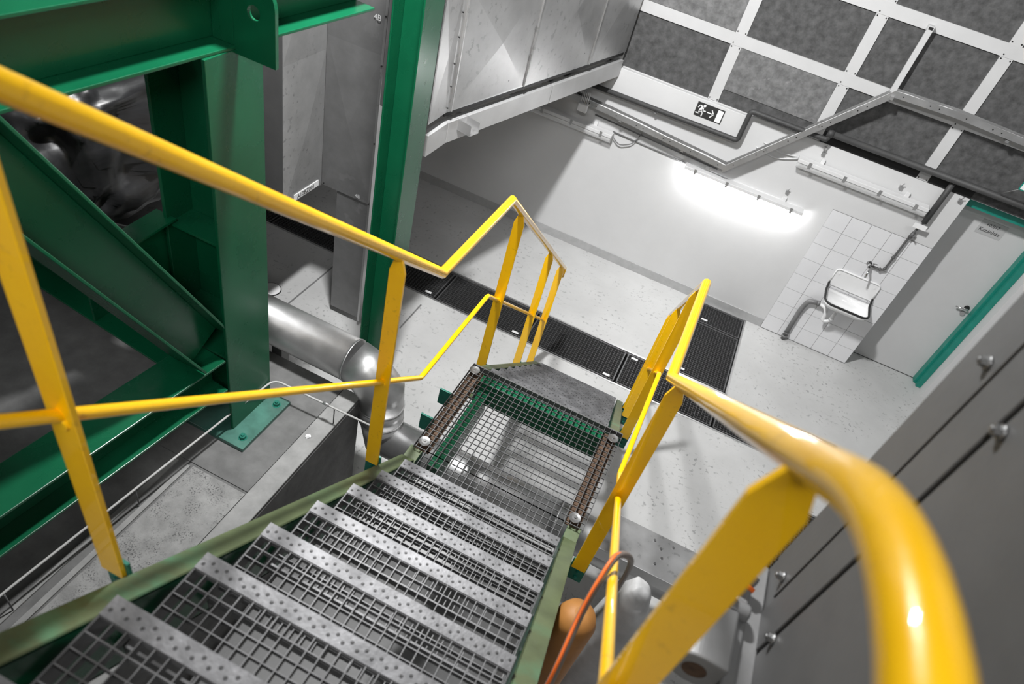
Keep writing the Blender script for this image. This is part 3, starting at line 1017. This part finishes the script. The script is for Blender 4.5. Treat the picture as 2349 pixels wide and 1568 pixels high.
# ---------------------------------------------------------------- fluorescent wall lamps
def wall_lamp(x0, z0, lit, label, rot=0.0):
    x1 = x0 + 1.27
    t = thing('wall_lamp', label, 'lamp', ((x0 + x1) / 2, -0.03, z0))
    mb = MB()
    mb.box(x0, x1, -0.118, -0.018, z0 + 0.010, z0 + 0.048)
    mb.box(x0 + 0.2, x0 + 0.24, -0.03, -0.0005, z0 - 0.01, z0 + 0.09)
    mb.box(x1 - 0.24, x1 - 0.2, -0.03, -0.0005, z0 - 0.01, z0 + 0.09)
    mb.build('housing', 'plasticwhite', t, bevel=0.005)
    mb = MB()
    mb.tube([(x0 + 0.03, -0.068, z0 - 0.016), (x1 - 0.03, -0.068, z0 - 0.016)], 0.013, 16)
    mb.build('fluorescent_tube', 'tube' if lit else 'tubeoff', t, label='glowing tube' if lit else 'unlit tube')
    mb = MB()
    n_ = 16
    prof = [(-0.068 + 0.052 * math.cos(PI * i / n_), z0 + 0.0095 - 0.062 * math.sin(PI * i / n_) ** 0.75) for i in range(n_ + 1)]
    vs = [(x, y, z) for x in (x0 + 0.005, x1 - 0.005) for (y, z) in prof]
    fs = [(i, i + 1, n_ + 2 + i, n_ + 1 + i) for i in range(n_)] + [tuple(range(n_ + 1)), tuple(range(n_ + 1, 2 * n_ + 2))]
    mb.add(vs, fs, False)
    mb.build('diffuser', 'clear', t)
    for i in range(4):
        x = x0 + 0.12 + i * (1.27 - 0.24) / 3
        MB().box(x - 0.014, x + 0.014, -0.1235, -0.1185, z0 - 0.008, z0 + 0.050).build('clip', 'galv', t)
    return t


wall_lamp(-1.515, 1.45, True, 'glowing fluorescent wall lamp over the middle of the wall')
wall_lamp(-0.54, 1.938, False, 'unlit fluorescent wall lamp mounted high above the tiles')
wall_lamp(-3.61, 1.45, False, 'unlit fluorescent wall lamp half hidden below the overhead duct')
for (x, z, lb) in ((-0.41, 1.33, 'small dark hook on the wall above the glowing lamp end'), ):
    pass
for (x, z, lb) in ((-0.475, 1.60, 'small wall clip between the glowing lamp and the high lamp'), (-0.355, 2.08, 'small wall clip just above the left part of the high lamp'), (0.42, 2.05, 'small wall clip above the right part of the high lamp'), (-0.36, 2.13, 'pipe clip on the wall below the pipe joint'), (0.93, 2.13, 'pipe clip on the wall left of the door frame'), (-1.14, 1.56, 'small wall clip under the lower corner of the cable tray')):
    mb = MB().box(x - 0.014, x + 0.014, -0.03, -0.0008, z - 0.02, z + 0.012)
    mb.tube([(x, -0.02, z + 0.01), (x + 0.006, -0.05, z + 0.05)], 0.004, 8)
    mb.build('wall_clip', 'galv', **T(lb, 'clip', 'small clips on the white wall'))

# ---------------------------------------------------------------- cable tray
tr = thing('cable_tray', 'perforated metal cable tray climbing diagonally across the wall', 'cable tray', (-0.9, -0.1, 1.6))
P = [(-4.2, 1.83), (-2.43, 1.755), (-1.14, 1.66), (-0.10, 2.83), (0.44, 2.845), (3.5, 2.74)]
def offs(P, o):
    out = []
    for i in range(len(P)):
        a = Vector(P[max(0, i - 1)])
        b = Vector(P[min(len(P) - 1, i + 1)])
        if 0 < i < len(P) - 1:
            u, v = (Vector(P[i]) - a).normalized(), (b - Vector(P[i])).normalized()
            t_ = (u + v).normalized()
            k_ = 1 / max(0.5, u.dot(t_))
        else:
            t_, k_ = (b - a).normalized(), 1
        out.append(Vector(P[i]) + Vector((-t_.y, t_.x)) * o * k_)
    return out
def ribbon(mb, lo_, hi_, y0, y1):
    for i in range(len(lo_) - 1):
        mb.prism([(lo_[i].x, y0, lo_[i].y), (lo_[i + 1].x, y0, lo_[i + 1].y), (hi_[i + 1].x, y0, hi_[i + 1].y), (hi_[i].x, y0, hi_[i].y)], (0, y1 - y0, 0))
mb = MB()
ribbon(mb, offs(P, -0.04), offs(P, 0.015), -0.170, -0.167)
ribbon(mb, offs(P, -0.04), offs(P, -0.037), -0.167, -0.073)
ribbon(mb, offs(P, -0.037), offs(P, 0.015), -0.073, -0.070)
mb.build('tray_channel', 'galv', tr)
mb = MB()
for i in range(len(P) - 1):
    a, b = Vector(P[i]), Vector(P[i + 1])
    n_ = int((b - a).length / 0.075)
    for j in range(1, n_):
        c = a + (b - a) * j / n_
        d_ = (b - a).normalized()
        nn = Vector((-d_.y, d_.x))
        if j % 4 < 2:
            cc = c + nn * -0.013
            mb.tube([(cc.x, -0.1705, cc.y), (cc.x, -0.1712, cc.y)], 0.006, 8)
mb.build('slot_hole', 'black', tr)
for kk, (yy, oo, rr) in enumerate(((-0.150, -0.022, 0.008), (-0.13, -0.02, 0.007), (-0.11, -0.018, 0.0085), (-0.092, -0.022, 0.007), (-0.14, -0.006, 0.0065), (-0.118, -0.002, 0.0075))):
    Q = offs(P, oo)
    pts = []
    for i in range(len(Q) - 1):
        for s_ in range(5):
            c = Q[i].lerp(Q[i + 1], s_ / 5)
            pts.append((c.x, yy + 0.006 * math.sin(kk * 2 + i * 3 + s_ * 1.7), c.y + 0.003 * math.sin(kk + s_ * 2.1)))
    pts.append((Q[-1].x, yy, Q[-1].y))
    MB().tube(pts, rr, 8).build('cable', ['plasticwhite', 'strip', 'plasticwhite', 'machinelight', 'strip', 'plasticwhite'][kk], tr)
mb = MB()
for x in (-3.2, -2.3, -1.6, -1.14):
    z = 1.66 + (-1.14 - x) * 0.075
    mb.box(x - 0.014, x + 0.014, -0.165, -0.0008, z - 0.06, z - 0.042)
for x in (0.9, 2.2):
    mb.box(x - 0.014, x + 0.014, -0.165, -0.005, 2.76, 2.78)
mb.box(-0.125, -0.093, -0.20, -0.172, 2.77, 2.80)
mb.build('tray_bracket', 'galv', tr)
MB().box(-0.135, -0.085, -0.075, -0.045, 2.80, 3.37).box(-0.135, -0.085, -0.045, -0.005, 3.33, 3.37).build('hanger_profile', 'strip', tr, bevel=0.002, label='upright square hanger above the tray corner')
MB().box(-0.128, -0.092, -0.076, -0.0755, 3.34, 3.362).build('hanger_hole', 'black', tr)
jb = MB().box(-2.76, -2.66, -0.23, -0.172, 1.66, 1.74).build('junction_box', 'plasticwhite', bevel=0.006, **T('small square white junction box on the cable tray below the duct', 'junction box'))
mb = MB()
for i in range(5):
    x = -2.745 + i * 0.018
    mb.tube(fillet([(x, -0.20, 1.742), (x, -0.205, 1.83 + 0.01 * i), (x - 0.03, -0.14, 1.85), (x - 0.03, -0.10, 1.77)], 0.03), 0.0045, 6)
mb.build('cable', 'plasticwhite', jb)
# surface conduit and its sagging cable below the tray
mb = MB()
mb.tube([(-2.36, -0.012, 1.50), (-1.52, -0.012, 1.475)], 0.008, 8)
mb.tube([(-2.6, -0.012, 1.60), (-1.2, -0.012, 1.54)], 0.008, 8)
mb.tube(fillet([(-2.345, -0.06, 1.475), (-2.25, -0.05, 1.40), (-2.12, -0.04, 1.46), (-2.06, -0.02, 1.60)], 0.05), 0.006, 8)
mb.build('surface_cable', 'plasticgrey', **T('thin surface cables between the two lower wall lamps', 'cable'))
mb = MB()
mb.tube(fillet([(-0.95, -0.012, 1.90), (-0.72, -0.014, 1.86), (-0.54, -0.03, 1.955)], 0.1), 0.006, 8)
mb.tube(fillet([(-0.9, -0.012, 1.97), (-0.7, -0.014, 1.93), (-0.54, -0.03, 1.97)], 0.1), 0.006, 8)
mb.build('lamp_cable', 'plasticwhite', **T('pair of thin cables feeding the high unlit lamp', 'cable'))
# stacked shadow-gap conduits under the beam

# ---------------------------------------------------------------- black pipes on the wall
bp_ = thing('insulated_pipe', 'dark grey insulated pipe running along the wall under the wool panels', 'pipe', (-0.6, -0.1, 1.9))
mb = MB()
mb.tube(fillet([(-4.2, -0.10, 1.905), (-1.145, -0.10, 1.925), (-1.145, -0.10, 2.235), (-0.40, -0.10, 2.235), (-0.40, -0.10, 2.30), (-0.385, -0.10, 2.30)], 0.035, 4), 0.024, 16)
mb.build('thin_run', 'pipegrey', bp_)
mb = MB()
mb.tube([(-0.42, -0.10, 2.30), (4.5, -0.10, 2.325)], 0.030, 18)
mb.tube([(-0.425, -0.10, 2.30), (-0.37, -0.10, 2.30)], 0.036, 18)
mb.build('thick_run', 'pipegrey', bp_)
mb = MB()
mb.tube([(0.775, -0.06, 2.30), (0.775, -0.06, 1.83)], 0.027, 16)
mb.build('drop_branch', 'pipegrey', bp_)
mb = MB()
mb.tube(fillet([(0.775, -0.05, 1.84), (0.745, -0.045, 1.64), (0.735, -0.045, 1.22), (0.60, -0.045, 1.22)], 0.03, 4), 0.011, 12)
for (x, z) in ((0.738, 1.39), (0.735, 1.245), (0.70, 1.22)):
    mb.tube([(x - 0.004, -0.045, z - 0.012), (x + 0.004, -0.045, z + 0.012)], 0.017, 10)
mb.build('bare_supply_pipe', 'machine', bp_, label='thin dark supply pipe down to the tap')
mb = MB()
mb.tube([(0.758, -0.05, 1.70), (0.750, -0.05, 1.64)], 0.02, 12)
mb.tube([(0.752, -0.05, 1.67), (0.775, -0.10, 1.675)], 0.008, 8)
mb.build('shutoff_valve', 'machine', bp_)
mb = MB().box(0.70, 0.82, -0.088, -0.084, 1.765, 1.815)
mb.build('pipe_tag', 'white', bp_, label='small white pipe label')
for x in (-3.2, -2.0, 0.05, 0.93, 1.3):
    z = 1.905 if x < -1.2 else 2.31
    MB().box(x - 0.01, x + 0.01, -0.10, -0.0558 if x < -1.2 else 0.001, z - 0.034, z - 0.024).build('pipe_hook', 'galv', bp_)

# exit sign on the beam front
sg = thing('exit_sign', 'dark escape-route sign with running figure, arrow and white door', 'sign', (-1.505, -0.06, 2.06))
MB().box(-1.645, -1.365, -0.059, -0.0562, 1.992, 2.130).build('sign_plate', 'signdark', sg)
def slab(mb, pts, y=-0.0592, th=0.0008):
    mb.prism([(x, y, z) for x, z in pts], (0, -th, 0))
X0, Z0, SW, SH = -1.645, 1.992, 0.280, 0.138
def sp_(u, v):
    return (X0 + u * SW, Z0 + v * SH)
def stroke(mb, a, b, w_):
    A, B = Vector(sp_(*a)), Vector(sp_(*b))
    d_ = (B - A).normalized()
    n_ = Vector((-d_.y, d_.x)) * w_
    slab(mb, [tuple(A + n_ - d_ * w_ * 0.6), tuple(A - n_ - d_ * w_ * 0.6), tuple(B - n_ + d_ * w_ * 0.6), tuple(B + n_ + d_ * w_ * 0.6)])
mb = MB()
cx, cz = sp_(0.275, 0.84)
slab(mb, [(cx + 0.0125 * math.cos(i * PI / 8), cz + 0.0125 * math.sin(i * PI / 8)) for i in range(16)])
for a, b, w_ in (((0.215, 0.74), (0.16, 0.44), 0.0115), ((0.215, 0.79), (0.115, 0.79), 0.0050), ((0.115, 0.79), (0.07, 0.62), 0.0050), ((0.245, 0.72), (0.27, 0.47), 0.0050), ((0.27, 0.47), (0.36, 0.50), 0.0050), ((0.18, 0.46), (0.275, 0.32), 0.0062), ((0.275, 0.32), (0.27, 0.08), 0.0058), ((0.145, 0.42), (0.155, 0.22), 0.0062), ((0.155, 0.22), (0.04, 0.22), 0.0055)):
    stroke(mb, a, b, w_)
mb.build('running_figure', 'white', sg)
mb = MB()
stroke(mb, (0.43, 0.48), (0.63, 0.48), 0.0052)
stroke(mb, (0.57, 0.72), (0.655, 0.48), 0.0056)
stroke(mb, (0.57, 0.22), (0.655, 0.48), 0.0056)
mb.build('arrow', 'white', sg)
mb = MB()
slab(mb, [sp_(0.765, 0.06), sp_(0.965, 0.06), sp_(0.965, 0.92), sp_(0.765, 0.92)])
mb.build('door_symbol', 'white', sg)
# hanging sign at the right edge
hs = thing('hanging_sign', 'edge of a white and green sign hanging on a thin chain above the door', 'sign', (1.35, -0.3, 2.3))
MB().box(1.17, 1.47, -0.304, -0.300, 2.485, 2.63).build('sign_plate', 'teal', hs)
MB().box(1.18, 1.46, -0.3065, -0.304, 2.495, 2.62).build('sign_face', 'white', hs)
mb = MB()
mb.tube([(1.18, -0.302, 2.49), (1.13, -0.14, 2.35)], 0.003, 6)
mb.tube([(1.2, -0.302, 2.63), (1.2, -0.302, 4.0), (1.2, -0.004, 4.0)], 0.003, 6)
mb.build('chain', 'galv', hs)

# ---------------------------------------------------------------- washbasin
sk = thing('washbasin', 'white enamel wall washbasin with black rubber rim on the tiles', 'washbasin', (0.59, -0.2, 0.6))
mb = MB()
# splash back plate: slightly tapered, rounded top corners
bk = [(0.36, 0.84), (0.355, 1.0), (0.365, 1.035), (0.395, 1.052), (0.775, 1.052), (0.805, 1.035), (0.815, 1.0), (0.822, 0.84)]
mb.prism([(x, -0.012, z) for x, z in bk], (0, -0.012, 0))
mb.build('backsplash', 'enamel', sk, bevel=0.003)
mb = MB()
mb.tube(fillet([(0.358, -0.026, 0.86), (0.356, -0.026, 1.045), (0.815, -0.026, 1.045), (0.822, -0.026, 0.86)], 0.04, 5), 0.009, 10)
mb.build('back_roll', 'enamel', sk)
mb = MB()
for x in (0.40, 0.775):
    mb.tube([(x, -0.024, 0.995), (x, -0.030, 0.995)], 0.010, 12)
mb.build('mounting_screw', 'enamel', sk)
# bowl: stacked rounded-rectangle rings
def rr_ring(x0, x1, y0, y1, r_, z, n=7, zf=0):
    pts = []
    for (cx_, cy_, a0) in ((x1 - r_, y0 + r_, -90), (x1, y1, None), (x0, y1, None), (x0 + r_, y0 + r_, 180)):
        if a0 is None:
            pts.append((cx_, cy_, z))
        else:
            for i in range(n + 1):
                a_ = math.radians(a0 + 90 * i / n)
                pts.append((cx_ + r_ * math.cos(a_), cy_ + r_ * math.sin(a_), z))
    return pts
rings = []
prof_out = [(0.0, 0.0, 0.800), (0.010, 0.012, 0.765), (0.032, 0.045, 0.73), (0.07, 0.09, 0.705), (0.12, 0.14, 0.695)]
prof_in = [(0.13, 0.15, 0.702), (0.078, 0.098, 0.713), (0.04, 0.052, 0.737), (0.018, 0.020, 0.767), (0.010, 0.010, 0.800)]
bx0, bx1, by0, by1 = 0.353, 0.828, -0.355, -0.026
mb = MB()
allr = [rr_ring(bx0 + a_, bx1 - a_, by0 + b_, by1 if i < 5 else by1 - 0.008, 0.085, z) for i, (a_, b_, z) in enumerate(prof_out + prof_in)]
nr = len(allr[0])
vs = [p for r_ in allr for p in r_]
fs = []
for i in range(len(allr) - 1):
    if i == 4:
        continue
    for j in range(nr - 1 + 1):
        fs.append((i * nr + j, i * nr + (j + 1) % nr, (i + 1) * nr + (j + 1) % nr, (i + 1) * nr + j))
fs.append(tuple(4 * nr + j for j in range(nr)))
fs.append(tuple(5 * nr + j for j in range(nr)))
fs += [(j, (j + 1) % nr, 9 * nr + (j + 1) % nr, 9 * nr + j) for j in range(nr)]
mb.add(vs, fs, True)
mb.build('bowl', 'enamel', sk)
mb = MB()
rim = [Vector((bx0 + 0.004, -0.03, 0.872)), Vector((bx0 + 0.004, -0.06, 0.84)), Vector((bx0 + 0.004, -0.10, 0.812))]
front = []
for i in range(8):
    a_ = math.radians(180 + 90 * i / 7)
    front.append(Vector((bx0 + 0.089 + 0.085 * math.cos(a_), by0 + 0.089 + 0.085 * math.sin(a_), 0.806)))
for i in range(8):
    a_ = math.radians(270 + 90 * i / 7)
    front.append(Vector((bx1 - 0.089 + 0.085 * math.cos(a_), by0 + 0.089 + 0.085 * math.sin(a_), 0.806)))
rim = rim + front + [Vector((bx1 - 0.004, -0.10, 0.812)), Vector((bx1 - 0.004, -0.06, 0.84)), Vector((bx1 - 0.004, -0.03, 0.872))]
mb.tube(rim, 0.011, 12)
mb.build('rubber_rim', 'black', sk, label='black rubber rim')
mb = MB()
for (xa, xb) in ((bx0, bx0 + 0.010), (bx1 - 0.010, bx1)):
    mb.prism([(xa, -0.026, 0.80), (xa, -0.026, 0.87), (xa, -0.10, 0.808), (xa, -0.10, 0.80)], (xb - xa, 0, 0))
mb.build('cheek', 'enamel', sk)
mb = MB()
mb.tube(fillet([(0.565, -0.15, 0.696), (0.565, -0.14, 0.50), (0.50, -0.13, 0.46), (0.49, -0.12, 0.56), (0.46, -0.09, 0.60), (0.39, -0.06, 0.60)], 0.04, 5), 0.019, 14)
mb.tube([(0.565, -0.15, 0.696), (0.565, -0.15, 0.64)], 0.028, 14)
mb.tube([(0.565, -0.142, 0.545), (0.565, -0.141, 0.52)], 0.025, 14)
mb.build('drain_trap', 'plasticwhite', sk)
mb = MB()
mb.tube(fillet([(0.39, -0.06, 0.60), (0.285, -0.055, 0.585), (0.262, -0.05, 0.45), (0.275, -0.05, 0.001)], 0.09, 8), 0.026, 16)
mb.tube([(0.395, -0.06, 0.601), (0.37, -0.06, 0.598)], 0.031, 14)
mb.tube([(0.2745, -0.05, 0.06), (0.275, -0.05, 0.035)], 0.034, 14)
mb.tube([(0.272, -0.05, 0.105), (0.273, -0.05, 0.095)], 0.033, 14)
mb.build('waste_pipe', 'plasticgrey', **T('grey plastic waste pipe from the basin down into the floor', 'pipe'))
tp_ = thing('wall_tap', 'small chrome wall tap above the washbasin', 'tap', (0.60, -0.06, 1.15))
mb = MB()
mb.tube([(0.59, -0.010, 1.22), (0.59, -0.09, 1.22)], 0.017, 14)
mb.tube([(0.59, -0.011, 1.22), (0.59, -0.016, 1.22)], 0.028, 18)
mb.build('body', 'chrome', tp_)
mb = MB()
mb.tube(fillet([(0.59, -0.085, 1.22), (0.59, -0.16, 1.205), (0.59, -0.185, 1.14)], 0.03, 5), 0.010, 10)
mb.build('spout', 'chrome', tp_)
mb = MB()
mb.tube([(0.60, -0.07, 1.235), (0.625, -0.085, 1.27)], 0.007, 8)
mb.tube([(0.605, -0.085, 1.268), (0.645, -0.085, 1.272)], 0.006, 8)
mb.build('handle', 'chrome', tp_)

# ---------------------------------------------------------------- dark machine casing on the right
mc = thing('machine_casing', 'dark grey bolted machine casing close by on the right', 'machine', (0.0, -7.0, 3.09))
MB().box(-0.70, 0.8, -8.6, -5.872, 3.095, 5.2).build('casing', 'machine', mc, bevel=0.012)
mb = MB()
mb.box(-0.7045, -0.700, -6.00, -5.885, 3.20, 5.1)
mb.build('cover_strip', 'machine', mc, bevel=0.002)
mb = MB()
mb.box(-0.7065, -0.700, -6.112, -6.012, 3.12, 5.1)
mb.build('cover_strip', 'machine', mc, bevel=0.002)
mb = MB()
mb.box(-0.7045, -0.700, -8.5, -6.124, 3.12, 5.1)
mb.build('cover_panel', 'machine', mc, bevel=0.002)
mb = MB()
mb.box(-0.7010, -0.6990, -6.0115, -6.0005, 3.24, 5.1)
mb.box(-0.7010, -0.6990, -6.1235, -6.1125, 3.12, 5.1)
mb.build('seam', 'black', mc)
for (y, z) in ((-5.967, 3.93), (-6.137, 3.93), (-5.972, 3.245), (-6.127, 3.235), (-5.967, 4.6), (-6.137, 4.6)):
    mb = MB()
    mb.tube([(-0.7045, y, z), (-0.710, y, z)], 0.0125, 16)
    hexbolt(mb, (-0.710, y, z), (-1, 0, 0), 0.0095, 0.009)
    mb.build('cover_bolt', 'bolt', mc)
mb = MB()
mb.box(-0.742, -0.702, -8.5, -5.885, 3.10, 3.150)
mb.build('flange', 'machinelight', mc, bevel=0.004)
mb = MB()
mb.box(-0.775, -0.7425, -6.27, -5.945, 3.085, 3.165)
mb.build('flange_block', 'machinelight', mc, bevel=0.006)
mt = thing('gear_motor', 'grey gear motor with a round eye fixed beside the casing flange', 'motor', (-0.83, -6.1, 2.9))
# body: horizontal barrel with D-shaped end plate and a round eye
mb = MB()
c0 = Vector((-0.832, 0, 3.165))
prof = []
for i in range(25):
    a_ = PI * 0.5 + PI * i / 24
    prof.append((c0.x + 0.055 * math.cos(a_), c0.z + 0.055 * math.sin(a_)))
prof = [(c0.x + 0.056, c0.z + 0.052)] + prof + [(c0.x + 0.056, c0.z - 0.052)]
mb.prism([(x, -6.235, z) for x, z in prof], (0, 0.145, 0), smooth=False)
mb.build('barrel', 'machinelight', mt, bevel=0.006)
mb = MB()
mb.tube([(c0.x + 0.0, -6.2355, c0.z + 0.002), (c0.x + 0.0, -6.2365, c0.z + 0.002)], 0.026, 28)
mb.build('eye_hole', 'rust', mt, label='dark round hole with brown inside')
mb = MB()
mb.box(-0.865, -0.795, -6.085, -6.03, 3.155, 3.235)
mb.tube([(-0.80, -6.06, 3.18), (-0.744, -6.06, 3.18)], 0.021, 20)
mb.build('terminal_block', 'machinelight', mt, bevel=0.008)
mb = MB()
for z in (3.17, 3.22):
    mb.tube([(-0.842, -6.0855, z), (-0.842, -6.089, z)], 0.006, 10)
mb.build('screw', 'bolt', mt)
mb = MB()
mb.tube(fillet([(-0.85, -6.03, 3.20), (-0.85, -5.985, 3.205), (-0.80, -5.965, 3.20), (-0.744, -5.98, 3.19)], 0.05, 6), 0.014, 16)
mb.build('cable_arc', 'machinelight', mt)
mb = MB()
mb.tube(fillet([(-0.835, -6.03, 3.195), (-0.835, -6.002, 3.20), (-0.80, -5.985, 3.195), (-0.744, -5.998, 3.185)], 0.05, 6), 0.006, 10)
mb.build('orange_sleeve', 'orange', mt, label='orange inner sleeve')

# ---------------------------------------------------------------- equipment under the right handrail
blob('lagged_vessel', (-0.80, -5.42, 1.2), 0.115, 0.13, 0.95, 'lagging', 0.035, 8.0, squ=0.75, **T('lumpy pale grey lagged vessel behind the right handrail post', 'vessel'))
mb = MB()
mb.tube([(-1.0, -5.72, 0.001), (-1.0, -5.72, 2.24), (-1.0, -5.72, 2.28), (-1.0, -5.72, 2.30)], [0.075, 0.075, 0.062, 0.02], 28)
mb.build('insulated_riser', 'brown', **T('brown insulated vertical pipe beside the right stringer', 'pipe'))
mb = MB()
mb.tube([(-1.06, -5.70, 2.05), (-1.055, -5.62, 2.05), (-1.0, -5.55, 2.05)], 0.008, 10)
mb.tube([(-1.055, -5.65, 2.0), (-1.055, -5.65, 2.10)], 0.010, 10)
mb.build('valve_lever', 'chrome', **T('small chrome valve lever beside the right stringer', 'lever'))
hpts = [(-1.075, -6.32, 2.7), (-1.075, -6.30, 2.95), (-1.075, -6.185, 3.055), (-1.067, -6.11, 3.12), (-1.05, -6.04, 3.13), (-1.01, -5.98, 3.06), (-0.96, -5.80, 2.75), (-0.90, -5.55, 2.2), (-0.86, -5.45, 1.95)]
def cr(pts, n=6):
    P_ = [Vector(p) for p in pts]
    P_ = [P_[0] * 2 - P_[1]] + P_ + [P_[-1] * 2 - P_[-2]]
    out = []
    for i in range(1, len(P_) - 2):
        for s_ in range(n):
            t = s_ / n
            a_, b_, c_, d_ = P_[i - 1:i + 3]
            out.append(0.5 * ((2 * b_) + (c_ - a_) * t + (2 * a_ - 5 * b_ + 4 * c_ - d_) * t * t + (3 * b_ - a_ - 3 * c_ + d_) * t ** 3))
    out.append(P_[-2])
    return out
hz = MB().tube(cr([(-1.075, -6.5, 2.2)] + hpts), 0.0085, 12).build('hose', 'hose', **T('grey hose with orange stripe looping over the right mid rail', 'hose'))
MB().tube([p + Vector((-0.003, -0.003, 0.006)) for p in cr([(-1.075, -6.5, 2.2)] + hpts)], 0.0045, 8).build('stripe', 'orange', hz, label='orange stripe')
